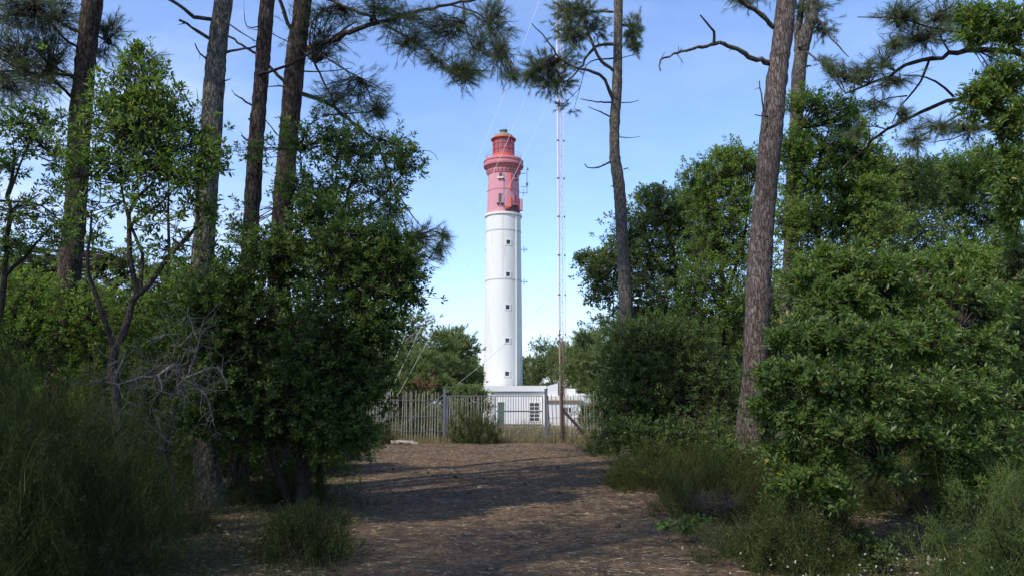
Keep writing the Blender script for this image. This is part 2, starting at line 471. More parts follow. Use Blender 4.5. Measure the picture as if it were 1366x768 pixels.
M['seam'] = paint_mat('seam', (.57, .56, .50), .15, .8)
M['pale_trim'] = paint_mat('pale_trim', (.76, .72, .62), .1, .7)
M['thin_metal'] = paint_mat('thin_metal', (.30, .29, .31), .2, .5)
M['orange_edge'] = paint_mat('orange_edge', (.55, .36, .20), .2, .7)

LY = 130.0
LX = P(671.2, 515, LY)[0]
def lz(py): return P(671, py, LY)[2]
def lr(x0, x1, py): return (P(x1, py, LY)[0] - P(x0, py, LY)[0]) / 2
def lathe(mb, prof, seg=64, c=(LX, LY), mi=0, a0=0., a1=2 * math.pi):
    full = abs(a1 - a0 - 2 * math.pi) < 1e-6
    ang = np.linspace(a0, a1, seg, endpoint=not full)
    v = np.concatenate([np.stack([c[0] + r_ * np.cos(ang), c[1] + r_ * np.sin(ang), np.full(seg, z)], -1) for r_, z in prof])
    n = seg if full else seg - 1
    i = np.arange(len(prof) - 1)[:, None] * seg; j = np.arange(n)[None]; k = (j + 1) % seg
    mb.add(v, np.stack([i + j, i + k, i + seg + k, i + seg + j], -1).reshape(-1, 4), mi)
lbase = float(gz(LX, LY))
lh = thing('lighthouse', 'tall round white lighthouse with pink upper part and red lantern', 'lighthouse', (LX, LY, lbase))
Rb, Rt = lr(645, 697.5, 515), lr(651, 697.2, 291)
zb, zt = lz(515), lz(291)
def shaft_r(z): return Rb + (Rt - Rb) * (z - zb) / (zt - zb)
mb = MB(); lathe(mb, [(shaft_r(lbase) + .1, lbase - .3)] + [(shaft_r(z), z) for z in np.linspace(lbase, zt, 12)])
part('shaft', mb, M['white_wall'], lh, True)
mb = MB()
lathe(mb, [(Rt, zt - .05), (Rt + .22, zt + .1), (Rt + .22, zt + .45), (Rt - .2, zt + .55)])
part('cornice', mb, M['pale_trim'], lh)
for py in (310.5, 375):
    z = lz(py); mb = MB(); rr = shaft_r(z)
    lathe(mb, [(rr + .01, z - .12), (rr + .05, z - .10), (rr + .05, z + .10), (rr + .01, z + .12)])
    part('band', mb, M['seam'], lh)
# pink section
rp0, rp1 = lr(653.2, 697, 285), lr(655, 696, 238)
zp0, zp1 = zt + .4, lz(234)
def pink_r(z): return rp0 + (rp1 - rp0) * (z - zp0) / (zp1 - zp0)
mb = MB(); lathe(mb, [(pink_r(z), z) for z in np.linspace(zp0, zp1, 6)])
part('pink_section', mb, M['pink_wall'], lh, True)
z = lz(256.5); mb = MB(); lathe(mb, [(pink_r(z), z - .07), (pink_r(z) + .05, z - .05), (pink_r(z) + .05, z + .05), (pink_r(z), z + .07)])
part('band', mb, M['pink_trim'], lh)
# gallery: corbelled out, moulded rim, railing
rg = lr(648, 701.5, 222)
mb = MB()
z0, z1, z2, z3 = lz(234.5), lz(229), lz(221), lz(213)
lathe(mb, [(rp1, z0 - .1), (rp1 + .12, z0), (rp1 + .22, lz(231)), (rg - .62, lz(228.5)), (rg - .40, lz(227)), (rg - .36, lz(225.6)), (rg - .05, lz(224.5)), (rg, lz(223)), (rg, lz(221.5)), (rg - .12, lz(220.6)), (rg - .12, lz(218.5)), (rg - .02, lz(217.8)), (rg - .05, lz(216)), (rg - .3, lz(215.2)), (rg - .35, z3 - .1), (1.2, z3 - .1)])
part('gallery', mb, M['pink_trim'], lh)
mb = MB(); n = 30
for k in range(n):
    a = 2 * math.pi * k / n
    mid = rp1 + .16
    mb = MB(); box(mb, (LX + mid * math.cos(a), LY + mid * math.sin(a), lz(230.5)), (.34, .16, .40), a)
    part('corbel', mb, M['pink_trim'], lh)
mb = MB()
for zz in (z3 + .25, z3 + .75):
    pts = [(LX + (rg - .4) * math.cos(a), LY + (rg - .4) * math.sin(a), zz) for a in np.linspace(0, 2 * math.pi, 49)]
    tube(mb, pts, .018, 4)
for k in range(28):
    a = 2 * math.pi * k / 28
    tube(mb, [(LX + (rg - .4) * math.cos(a), LY + (rg - .4) * math.sin(a), z3 - .1), (LX + (rg - .4) * math.cos(a), LY + (rg - .4) * math.sin(a), z3 + .75)], .015, 4)
part('railing', mb, M['pink_trim'], lh)
# lantern
rl = lr(661.5, 690, 200)
mb = MB(); lathe(mb, [(rl + .05, z3 - .1), (rl + .05, lz(207.5)), (rl - .1, lz(207.3))]); part('lantern_base', mb, M['red_paint'], lh)
mb = MB(); lathe(mb, [(rl - .08, lz(208)), (rl - .08, lz(188))], 40); part('lantern_glass', mb, M['glass_dark'], lh)
mb = MB()
for k in range(14):
    a = 2 * math.pi * k / 14 + .1
    box(mb, (LX + rl * math.cos(a), LY + rl * math.sin(a), (lz(207.5) + lz(188)) / 2), (.10, .10, lz(188) - lz(207.5)), a)
for py in (194, 201):
    z = lz(py); lathe(mb, [(rl - .06, z - .06), (rl + .02, z - .05), (rl + .02, z + .05), (rl - .06, z + .06)], 40)
part('lantern_frame', mb, M['lantern_red'], lh)
mb = MB()
lathe(mb, [(rl - .1, lz(188.6)), (rl + .12, lz(188.4)), (rl + .34, lz(187.4)), (rl + .34, lz(186.6)), (rl, lz(185.0)), (rl - .3, lz(184.8))])
part('lantern_cornice', mb, M['lantern_red'], lh)
mb = MB(); zd0, zd1 = lz(185.2), lz(178.5)
lathe(mb, [((rl - .12) * math.cos(t) ** .8 + .02 if t < 1.2 else .55 + .1 * (1.57 - t), zd0 + (zd1 - zd0) * math.sin(t)) for t in np.linspace(0, 1.5, 10)])
part('dome', mb, M['dome'], lh, True)
rv = lr(670.6, 681, 176)
mb = MB(); lathe(mb, [(rv * .85, zd1 - .4), (rv * .9, lz(175.8)), (rv * 1.05, lz(175.4)), (rv * 1.05, lz(174.3)), (rv * .6, lz(173.6)), (.01, lz(173.2))], 24)
part('vent_cap', mb, M['vent'], lh)
# windows
def tower_window(px, py, w, h, rfun, frame_mat, fill_mat, frame=.28, bars=False, sill=None):
    z = lz(py); rr = rfun(z)
    a = -math.pi / 2 + math.asin(max(-1, min(1, (P(px, py, LY)[0] - LX) / rr)))
    ca, sa = math.cos(a), math.sin(a)
    mb = MB()
    c = np.array([LX + (rr + .0) * ca, LY + (rr + .0) * sa, z])
    t = np.array([-sa, ca, 0]); o = np.array([ca, sa, 0])
    ang = a
    for s in (-1, 1):
        box(mb, c + t * s * (w / 2 + frame / 2) + o * .0, (.10, frame, h + 2 * frame), ang)
        box(mb, c + np.array([0, 0, s * (h / 2 + frame / 2)]) + o * .0, (.10, w, frame), ang)
    f = part('window', mb, frame_mat, lh)
    mb = MB(); box(mb, c - o * .012, (.10, w, h), ang); part('pane', mb, fill_mat, f)
    if sill:
        mb = MB(); box(mb, c + np.array([0, 0, -h / 2 - frame - .1]) + o * .12, (.5, w + .5, .2), ang); part('sill', mb, sill, f)
    if bars:
        mb = MB()
        for q in (-.25, 0, .25): box(mb, c + t * q * w + o * .1, (.05, .05, h), ang)
        part('bars', mb, M['louvre'], f)
for px, py in ((678.2, 327.5), (677.8, 369.5), (677.3, 412), (677.0, 455.5), (676.6, 498.8)):
    tower_window(px, py, .62, .66, shaft_r, M['white_trim'], M['dark_opening'], .2)
tower_window(668.2, 239, .5, .75, pink_r, M['pink_wall'], M['louvre'], .06, True, M['pale_trim'])
tower_window(687.6, 239, .5, .75, pink_r, M['pink_trim'], M['dark_opening'], .06, False, M['pink_trim'])
tower_window(667.5, 269.5, .55, 1.55, pink_r, M['pink_wall'], M['louvre'], .06, True, M['dark_stain'])
tower_window(687.2, 270, .45, 1.5, pink_r, M['pink_trim'], M['lantern_red'], .06, False, M['pink_trim'])
# pipes on the wall, stains low on the pink part
def wall_point(px, py, rfun, out=.06):
    z = lz(py); rr = rfun(z) + out
    a = -math.pi / 2 + math.asin(max(-1, min(1, (P(px, py, LY)[0] - LX) / rr)))
    return np.array([LX + rr * math.cos(a), LY + rr * math.sin(a), z]), a
for (px, y0, y1) in ((681.3, 236, 258), (681.3, 268, 281)):
    mb = MB(); tube(mb, [wall_point(px, y, pink_r, .1)[0] for y in (y0, y1)], .17, 6); part('red_pipe', mb, M['red_paint'], lh)
mb = MB(); tube(mb, [wall_point(688.5 + .35 * (y - 290) / 226, y, shaft_r, .1)[0] for y in np.linspace(291, 514, 12)], .1, 6); part('downpipe', mb, M['pale_trim'], lh)
mb = MB(); tube(mb, [wall_point(671.0, y, shaft_r, .02)[0] for y in np.linspace(291, 375, 6)], .03, 4); part('lightning_wire', mb, M['seam'], lh)
mb = MB(); tube(mb, [wall_point(672.4, y, pink_r, .03)[0] for y in np.linspace(238, 285, 6)], .03, 4); part('lightning_wire', mb, M['dark_stain'], lh)
rng = np.random.default_rng(5)
mb = MB()                                   # soot-coloured patch of decayed render above the cornice, right side
cols_ = np.linspace(674, 695.5, 26)
for i_ in range(len(cols_) - 1):
    x0, x1 = cols_[i_], cols_[i_ + 1]
    top = 283 - 5.5 * math.exp(-((x0 - 686) / 6) ** 2) + rng.normal(0, 1.0) - (2 if x0 > 688 else 0)
    pts = [wall_point(x, y, pink_r, .018)[0] for x, y in ((x0, 286.5), (x1, 286.5), (x1, top + rng.normal(0, .8)), (x0, top))]
    mb.add(pts, [[0, 1, 2, 3]])
part('soot_patch', mb, M['dark_stain'], lh)
mb = MB(); p_, a_ = wall_point(676.2, 282.5, pink_r, .15); box(mb, p_, (.4, .45, .45), a_); part('fuse_box', mb, M['red_paint'], lh)
mb = MB(); p_, a_ = wall_point(694.5, 275, pink_r, .25); box(mb, p_, (.5, .7, 2.0), a_); part('cabinet', mb, M['pink_wall'], lh)
# aerials
def aerial(mast, arms, rods):
    mb = MB()
    for a, b in (mast,) if mast else (): pass
    for (a, b, rr) in arms: tube(mb, [a, b], rr, 5)
    for (c, s) in rods: box(mb, c, s)
    part('aerial', mb, M['thin_metal'], lh)
Q = lambda px, py, dy=0: P(px, py, LY - dy)
aerial(None, [(Q(703, 225), Q(703, 258), .05), (Q(695, 249.5), Q(703, 249.5), .05), (Q(694, 257.5), Q(704, 257.5), .05), (Q(698, 253), Q(698, 262), .04), (Q(701, 231.5), Q(694, 231.5), .06)], [(Q(703.2, 246), (.35, .35, .45)), (Q(704, 225.5), (.3, .3, .35))])
aerial(None, [(Q(648, 255.5), Q(656, 255.5), .04), (Q(652.5, 252), Q(652.5, 259), .06)], [])
for py in (333, 376):
    aerial(None, [(Q(695, py), Q(704, py), .05), (Q(699, py - 4), Q(699, py + 4), .06), (Q(702, py - 2.5), Q(702, py + 2.5), .04)], [])
    aerial(None, [(Q(646, py + 1), Q(651, py + 1), .05), (Q(648, py - 2), Q(648, py + 6), .06)], [])
aerial(None, [(Q(660.5, 184), Q(660.5, 176), .03)], [])
aerial(None, [(Q(675.5, 174), Q(675.5, 168), .04)], [])

# ------------------------------------------------------------------ keeper's building
M['white_house'] = paint_mat('white_house', (.76, .745, .69), .1, .75, (.52, .48, .41), .7)
M['stone_base'] = paint_mat('stone_base', (.52, .36, .20), .25, .85, None, 1.5, False)
M['green_shutter'] = paint_mat('green_shutter', (.10, .15, .09), .2, .6)
BY = 118.0
def bp(px, py, d=0): return P(px, py, BY + d)
x0, x1 = bp(655, 540)[0], bp(728, 540)[0]
zr, zg = bp(690, 515)[2], float(gz(0, BY)) - .1
hb = thing('keepers_building', 'long low white building with flat roof at the foot of the tower', 'building', ((x0 + x1) / 2, BY, zg))
zw = bp(690, 522.5)[2]
mb = MB(); box(mb, ((x0 + x1) / 2, BY + 4, (zw + zg) / 2), (x1 - x0, 8, zw - zg)); part('wall', mb, M['white_house'], hb)
mb = MB()
xr0, xr1 = bp(643, 518)[0], x1 + .1
box(mb, ((xr0 + xr1) / 2, BY + 4, (zw + zr) / 2 + .10), (xr1 - xr0, 8.7, zr - zw))
part('roof_slab', mb, M['white_trim'], hb)
def framed(parent, xa, xb, za, zb_, yf, nx, ny, fill, frame_mat, name='window', bar=.09):
    mb = MB(); fw = .16
    for s in (xa - fw / 2, xb + fw / 2): box(mb, (s, yf - .02, (za + zb_) / 2), (fw, .16, zb_ - za + 2 * fw))
    for s in (za - fw / 2, zb_ + fw / 2): box(mb, ((xa + xb) / 2, yf - .02, s), (xb - xa, .16, fw))
    w_ = part(name, mb, frame_mat, parent)
    mb = MB(); box(mb, ((xa + xb) / 2, yf - .008, (za + zb_) / 2), (xb - xa, .06, zb_ - za)); part('pane', mb, fill, w_)
    mb = MB()
    for i in range(1, nx): box(mb, (xa + (xb - xa) * i / nx, yf - .05, (za + zb_) / 2), (bar, .05, zb_ - za))
    for i in range(1, ny): box(mb, ((xa + xb) / 2, yf - .056, za + (zb_ - za) * i / ny), (xb - xa, .05, bar))
    if nx + ny > 2: part('glazing_bar', mb, frame_mat, w_)
framed(hb, bp(706.8, 540)[0], bp(718.5, 540)[0], bp(712, 561)[2], bp(712, 537)[2], BY, 2, 5, M['dark_opening'], M['white_house'])
framed(hb, bp(664.5, 540)[0], bp(673, 540)[0], zg + .1, bp(668, 536)[2], BY, 1, 1, M['green_shutter'], M['white_house'], 'door')
mb = MB(); box(mb, ((x0 + x1) / 2, BY - .12, zg + .45), (x1 - x0 - .1, .3, .9)); part('plinth', mb, M['stone_base'], hb)
# annex on the right
xa, xb = bp(728.5, 540)[0], bp(773, 540)[0]
za1 = bp(750, 534)[2]
AY = BY - 3
ha = thing('annex_house', 'small white flat-roofed annex with a barred window beside the mast', 'building', ((xa + xb) / 2, AY, zg))
mb = MB(); box(mb, ((xa + xb) / 2, AY + 4, (za1 + zg) / 2), (xb - xa, 7.9, za1 - zg)); part('wall', mb, M['white_house'], ha)
zz0, zz1 = P(750, 534, AY)[2], P(750, 528.5, AY)[2]
mb = MB(); box(mb, ((xa + xb) / 2, AY + 4, (zz0 + zz1) / 2 + .1), (xb - xa + .35, 8.5, zz1 - zz0)); part('roof_slab', mb, M['white_trim'], ha)
mb = MB(); box(mb, ((xa + xb) / 2, AY - .28, zz0 + .08), (xb - xa + .36, .1, .22)); part('roof_edge', mb, M['orange_edge'], ha)
framed(ha, P(752, 540, AY)[0], P(761.5, 540, AY)[0], P(756, 550, AY)[2], P(756, 543, AY)[2], AY, 3, 1, M['dark_opening'], M['white_house'])
mb = MB(); box(mb, (xa + 1.6, AY - .1, zg + .5), (2.9, .3, 1.0)); part('plinth', mb, M['stone_base'], ha)
mb = MB()                                  # raised white stair housing with a sloping top
w0, w1 = P(731.5, 520, AY)[0], P(744.5, 520, AY)[0]
zs0, zs1, zs2 = zz1, P(732, 514, AY)[2], P(744, 510.5, AY)[2]
v = [(w0, AY + .3, zs0), (w1, AY + .3, zs0), (w1, AY + .3, zs2), (w0, AY + .3, zs1), (w0, AY + 5, zs0), (w1, AY + 5, zs0), (w1, AY + 5, zs2), (w0, AY + 5, zs1)]
mb.add(v, [[0, 1, 2, 3], [5, 4, 7, 6], [1, 5, 6, 2], [4, 0, 3, 7], [3, 2, 6, 7]])
part('stair_housing', mb, M['white_house'], ha)
xc, xd = P(757, 520, AY)[0], P(770, 520, AY)[0]
mb = MB(); box(mb, ((xc + xd) / 2, AY + 5, P(763, 521, AY)[2] - .3), (xd - xc, 3, 1.4)); part('roof_box', mb, M['white_house'], ha)
xe, xf = bp(775.5, 540)[0], bp(789, 540)[0]
hs = thing('garden_shed', 'narrow white shed at the right end, half hidden by shrubs', 'shed', ((xe + xf) / 2, BY + 1, zg))
mb = MB(); box(mb, ((xe + xf) / 2, BY + 2.6, (bp(780, 527)[2] + zg) / 2), (xf - xe, 3, bp(780, 527)[2] - zg)); part('wall', mb, M['white_house'], hs)
mb = MB(); box(mb, ((xe + xf) / 2, BY + 2.6, bp(780, 525.6)[2]), (xf - xe + .3, 3.3, .3)); part('roof_slab', mb, M['white_house'], hs)
framed(hs, bp(779.5, 540)[0], bp(784, 540)[0], zg + .2, bp(780, 541)[2], BY + 1.1, 1, 1, M['louvre'], M['white_house'], 'door')

# ------------------------------------------------------------------ guyed mast
M['mast_white'] = paint_mat('mast_white', (.66, .60, .63), .06, .5)
M['mast_red'] = paint_mat('mast_red', (.36, .215, .18), .25, .6)
M['cable'] = paint_mat('cable', (.62, .60, .55), .1, .5)
TY = 110.0
tx0, tx1 = P(746, 400, TY)[0], P(754, 400, TY)[0]
tz0, tz1 = float(gz(tx0, TY)), P(750, -110, TY)[2]
tcx = (tx0 + tx1) / 2; tw = tx1 - tx0
mast = thing('radio_mast', 'very tall thin lattice radio mast, red below and white above', 'mast', (tcx, TY, tz0))
legs = [(tx0, TY - .25 * tw), (tx1, TY - .1 * tw), (tcx + .1, TY + .8 * tw)]
zsw = P(750, 440, TY)[2]
for k, (lx_, ly_) in enumerate(legs):
    rr = .17 if k == 0 else .05
    mb = MB()
    tube(mb, [(lx_, ly_, tz0), (lx_, ly_, zsw)], rr * .72, 6, mi=0); tube(mb, [(lx_, ly_, zsw), (lx_, ly_, tz1)], rr, 6, mi=1)
    part('leg', mb, [M['mast_red'], M['mast_white']], mast)
mb = MB(); a, b, mis = [], [], []
step = 1.5
zs = np.arange(tz0, tz1 - step, step)
for sgn in (0, 1):
    a, b = [], []
    for i, z in enumerate(zs):
        if (z > zsw) != bool(sgn): continue
        for k in range(3):
            p, q = legs[k], legs[(k + 1) % 3]
            if i % 2: p, q = q, p
            a.append((p[0], p[1], z)); b.append((q[0], q[1], z + step))
            a.append((p[0], p[1], z)); b.append((q[0], q[1], z))
    prisms(mb, a, b, .017, .017, sgn)
part('lattice', mb, [M['mast_red'], M['mast_white']], mast)
zc = np.arange(P(750, 500, TY)[2], tz1, 5.55)
for z in zc:
    mb = MB()
    for k in (0, 1): box(mb, (legs[k][0], legs[k][1] - .03, z), (.34 if k == 0 else .2, .3, .18))
    part('clamp', mb, M['dark_stain'], mast)
anchor = np.array([P(488, 580, 44)[0], 44.0, float(gz(P(488, 580, 44)[0], 44.0)) + .1])
anchor2 = np.array([P(905, 560, 60)[0], 60.0, float(gz(P(905, 560, 60)[0], 60.0)) + .1])
for k, (py, off, rr) in enumerate(((378, (1.1, 0, 0), .035), (108, (.5, 0, 0), .03), (28, (.2, 0, 0), .035), (-62, (-.1, 0, 0), .035))):
    top = np.array([tx0, TY - .2, P(750, py, TY)[2]])
    A0 = anchor + np.array(off) * 1.2
    t = np.linspace(0, 1, 24)[:, None]
    pts = A0 * (1 - t) + top * t; pts[:, 2] -= (1.2 * 4 * t * (1 - t))[:, 0]
    mb = MB()
    # the cable is a little thicker towards the mast, where it is doubled
    tube(mb, pts, [rr * .24, rr * .7], 5)
    part('guy_cable', mb, M['cable'], mast)
top = np.array([tx1, TY - .1, P(750, 375, TY)[2]])
t = np.linspace(0, 1, 16)[:, None]; pts = anchor2 * (1 - t) + top * t; pts[:, 2] -= (1.0 * 4 * t * (1 - t))[:, 0]
mb = MB(); tube(mb, pts, .02, 5); part('guy_cable', mb, M['cable'], mast)

# ------------------------------------------------------------------ fence, gate, posts
M['paling'] = bark_mat('paling', (.13, .115, .095), (.30, .27, .225), (.52, .48, .42), 25, .15, None, .004)
M['gate_steel'] = paint_mat('gate_steel', (.17, .18, .195), .2, .5, None, 2, True, .5, .4)
M['post_wood'] = bark_mat('post_wood', (.03, .025, .02), (.09, .072, .055), (.16, .13, .10), 14, .2, None, .006)
FY = 33.0
rng = np.random.default_rng(11)
def fx(px): return P(px, 555, FY)[0]
def pale(rng, x, y, h, w=.048, lean=None):
    mb = MB(); z = float(gz(x, y)) - .05
    lean = lean if lean is not None else rng.normal(0, .018)
    a = np.array([x, y, z]); b = np.array([x + lean * h, y + rng.normal(0, .012) * h, z + h])
    m = (a + b) / 2 + rng.normal(0, .008, 3)
    tube(mb, [a, m, b - np.array([0, 0, .06]), b], [w * .55, w * .5, w * .48, w * .2], 5)
    return mb
left_fence = thing('paling_fence', 'weathered grey chestnut paling fence left of the gate', 'fence', (fx(540), FY, float(gz(fx(540), FY))))
px = 430.0
while px < 588:
    h = 2.12 + rng.normal(0, .05) - .0006 * (px - 480)
    part('paling', pale(rng, fx(px), FY + .02, h), M['paling'], left_fence)
    px += rng.normal(3.75, .35)
for hgt in (.45, 1.05, 1.7):
    mb = MB(); pts = [(x, FY - .02, float(gz(x, FY)) + hgt + .015 * math.sin(9 * x)) for x in np.linspace(fx(430), fx(590), 40)]
    tube(mb, pts, .009, 4); part('wire', mb, M['gate_steel'], left_fence)
gate = thing('steel_gate', 'two-leaf grey steel gate with thin vertical bars between two posts', 'gate', (fx(660), FY, float(gz(fx(660), FY))))
zt_ = P(660, 527.5, FY)[2]; zgr = float(gz(fx(660), FY))
for (pa, pb, thick, bars) in ((597, 659, .014, 3.55), (661, 724, .019, 3.45)):
    leaf_n = 'gate_leaf'
    mb = MB(); xa, xb = fx(pa), fx(pb)
    box(mb, ((xa + xb) / 2, FY, zt_), (xb - xa, .04, .04))
    box(mb, (xa, FY, (zt_ + zgr + .1) / 2), (.04, .04, zt_ - zgr - .1)); box(mb, (xb, FY, (zt_ + zgr + .1) / 2), (.04, .04, zt_ - zgr - .1))
    box(mb, ((xa + xb) / 2, FY + .003, zgr + .12), (xb - xa - .06, .045, .05))
    lf = part(leaf_n, mb, M['gate_steel'] , gate)
    if pa > 640:
        for py in (548, 566):
            mb = MB(); box(mb, ((xa + xb) / 2, FY - .004, P(690, py, FY)[2]), (xb - xa - .06, .05, .055)); part('rail', mb, M['gate_steel'], lf)
    p_ = pa + 3.0
    while p_ < pb - 1.5:
        mb = MB(); xx = fx(p_) + rng.normal(0, .006)
        z1_ = zt_ + (.0 if pa < 640 else 0)
        if pa < 640: tube(mb, [(xx, FY + .01, zgr + .03), (xx + rng.normal(0, .012), FY + .01, z1_)], thick + .006, 5)
        else: box(mb, (xx, FY + .006, (zgr + .1 + z1_) / 2), (.022, .022, z1_ - zgr - .1))
        part('bar', mb, M['paling'] if pa < 640 else M['gate_steel'], lf); p_ += bars
mb = MB(); box(mb, (fx(660.5), FY - .04, P(660, 556, FY)[2]), (.10, .05, .2)); part('lock', mb, M['gate_steel'], gate)
def post(name, label, px, ptop, w, mat, y=FY, cap=True):
    mb = MB(); z0 = float(gz(fx(px), y)) - .1; z1 = P(px, ptop, y)[2]
    if cap:
        box(mb, (fx(px), y, (z0 + z1) / 2), (w, w, z1 - z0)); box(mb, (fx(px), y, z1 + .015), (w + .03, w + .03, .03))
        box(mb, (fx(px) + w * .5 + .025, y, (z0 + z1) / 2 - .1), (.03, .05, z1 - z0 - .3))
    else: tube(mb, [(fx(px), y, z0), (fx(px) + .01, y, (z0 + z1) / 2), (fx(px) - .01, y, z1)], [w * .52, w * .5, w * .46], 10)
    solo(name, mb, mat, (fx(px), y, z0), label, 'post')
post('gate_post', 'grey steel gate post between the palings and the gate', 592.5, 517, .10, M['gate_steel'])
post('gate_post', 'wide grey steel gate post on the building side of the gate', 728.5, 519, .12, M['gate_steel'], FY, True)
post('wooden_post', 'dark round wooden post just right of the gate', 749.5, 523, .13, M['post_wood'], FY - .12, False)
right_fence = thing('paling_fence', 'paling fence with thin spaced bars right of the gate', 'fence', (fx(765), FY, float(gz(fx(765), FY))))
px = 734.0
while px < 850:
    h = 2.0 + rng.normal(0, .05)
    part('paling', pale(rng, fx(px), FY + .03, h, .036), M['paling'], right_fence)
    px += rng.normal(4.4, .6)
for hgt in (.4, 1.0, 1.6):
    mb = MB(); pts = [(x, FY - .012, float(gz(x, FY)) + hgt + .02 * math.sin(7 * x)) for x in np.linspace(fx(732), fx(850), 30)]
    tube(mb, pts, .009, 4); part('wire', mb, M['gate_steel'], right_fence)
mb = MB(); a, b = P(753, 549, FY - .15), P(779, 577, FY - .35); tube(mb, [a, (a + b) / 2, b], [.055, .06, .055], 8)
solo('wooden_brace', mb, M['post_wood'], b, 'dark wooden brace pole leaning against the fence right of the post', 'brace')

# ------------------------------------------------------------------ vegetation builders
def lobe(px, py, Y, rx, ry, n, depth=1.0):
    """a clump of foliage: where it stands, its three radii in metres, how many sprays"""
    return (P(px, py, Y), np.array([rx, rx * depth, ry]) * Y / F, n)
DENSE = 1.0
def limb(pts, r0, r1):
    """pts: (px, py, Y) along the wood"""
    return ([P(*p) for p in pts], r0, r1)

def ends(rng, lobes, skel, per=9, gather=.26, shell=.45):
    """spread sprays through the clumps and grow the wood that carries them"""
    segs_a, segs_b, segs_r = [], [], []
    cp, cd = [], []
    for c, rad, n in lobes:
        root = skel[np.argmin(np.linalg.norm(skel - c, axis=1))]
        k = max(2, n // per)
        dirs = nrm(rng.normal(size=(k, 3))); dirs[:, 2] += .15
        e = c + nrm(dirs) * rad * rng.uniform(shell, 1.0, (k, 1))
        own = rng.integers(0, k, n)
        pos = e[own] + np.clip(rng.normal(0, gather, (n, 3)), -.75, .75) * rad
        stray = rng.uniform(0, 1, n) < .07
        pos = np.where(stray[:, None], c + (pos - c) * rng.uniform(1.1, 1.45, (n, 1)), pos)
        nt_ = 6; t = np.linspace(0, 1, nt_)[None, :, None]
        mid = (root + e) / 2 + rng.normal(0, .10, (k, 3)) * np.linalg.norm(e - root, axis=1)[:, None]
        br = (1 - t) ** 2 * root[None, None] + 2 * t * (1 - t) * mid[:, None] + t * t * e[:, None]
        ln = np.linalg.norm(e - root, axis=1)
        rr = np.clip(ln * .009 + .005, .006, .03)
        for j in range(nt_ - 1):
            segs_a.append(br[:, j]); segs_b.append(br[:, j + 1]); segs_r.append(np.stack([rr * (1 - .14 * j), rr * (1 - .14 * (j + 1))], 1))
        at = br[own, rng.integers(nt_ - 3, nt_, n)]
        segs_a.append(at); segs_b.append(pos); segs_r.append(np.tile([[.005, .003]], (n, 1)))
        cp.append(pos); cd.append(nrm(nrm(pos - at) + .6 * nrm((pos - c) / rad)))
    return np.concatenate(cp), np.concatenate(cd), np.concatenate(segs_a), np.concatenate(segs_b), np.concatenate(segs_r)

def wood(mb, limbs, rng, seg=9, rough=.05, per_m=5):
    sk = []
    for pts, r0, r1 in limbs:
        n = max(6, int(np.linalg.norm(np.diff(np.array(pts), axis=0), axis=1).sum() * per_m))
        s_ = spline(pts, n); 
        s_[1:-1] += rng.normal(0, .25 * min(r0, .06), (n - 2, 3))
        tube(mb, s_, [r0, r1], seg, rough, rng); sk.append(s_)
    return np.concatenate(sk)

def leafy(name, label, cat, base, limbs, lobes, mat, seed, L=.064, W=.023, per_spray=15, group=None, bark='twig', spread=.09, up=.35, gather=.38, per=7, thick=2.1):
    rng = np.random.default_rng(seed)
    t = thing(name, label, cat, base, group)
    mb = MB(); sk = wood(mb, limbs, rng); part('trunk', mb, M[bark], t, True)
    lobes = [(c, r_, max(4, int(n_ * thick))) for c, r_, n_ in lobes]
    cp, cd, a, b, r = ends(rng, lobes, sk, per, gather)
    mb = MB(); prisms(mb, a, b, r[:, 0], r[:, 1]); part('branches', mb, M['twig'], t)
    n = len(cp)
    i = np.repeat(np.arange(n), per_spray)
    cd = nrm(cd + np.array([-.10, -.12, .45]))
    u = rng.uniform(-1, .15, (len(i), 1))
    rad = rng.normal(size=(len(i), 3))
    ax = cd[i]
    rad = nrm(rad - ax * np.sum(rad * ax, 1, keepdims=True))
    pos = cp[i] + ax * u * spread * .9 + rad * spread * .06
    d = nrm(ax * (.55 + .55 * u + rng.uniform(0, .45, (len(i), 1))) + rad * .9 + np.array([0, 0, up * .5]))
    pos = pos + rad * spread * rng.uniform(0, .16, (len(i), 1))
    upv = np.array([-.25, -.3, .9]) + rng.normal(0, .6, d.shape)
    mb = MB(); s_ = rng.uniform(.5, 1.3, len(i))
    leaves(mb, pos, d, upv, L * s_, W * s_ * rng.uniform(.85, 1.2, len(i)))
    part('crown', mb, mat, t)
    return t

def tufts(mb, rng, cp, cd, n_need, L, W, run=.16):
    i = np.repeat(np.arange(len(cp)), n_need)
    ax = cd[i]; rad = rng.normal(size=ax.shape); rad = nrm(rad - ax * np.sum(rad * ax, 1, keepdims=True))
    u = rng.uniform(-1, .15, (len(i), 1))
    pos = cp[i] + ax * u * run
    d = nrm(ax * rng.uniform(.5, 1.2, (len(i), 1)) + rad * rng.uniform(.3, .9, (len(i), 1)) + np.array([0, 0, -.12]))
    needles(mb, pos, d, L * rng.uniform(.7, 1.15, len(i)), W, rng)

def cone(mb, c, rng, s=.045):
    d = nrm(rng.normal(size=3) + np.array([0, 0, -.4]))
    pts = [c - d * s * 1.2, c - d * s * .6, c, c + d * s * .7, c + d * s * 1.3]
    tube(mb, pts, np.array([.35, .9, 1.0, .7, .2]) * s, 7, .12, rng)

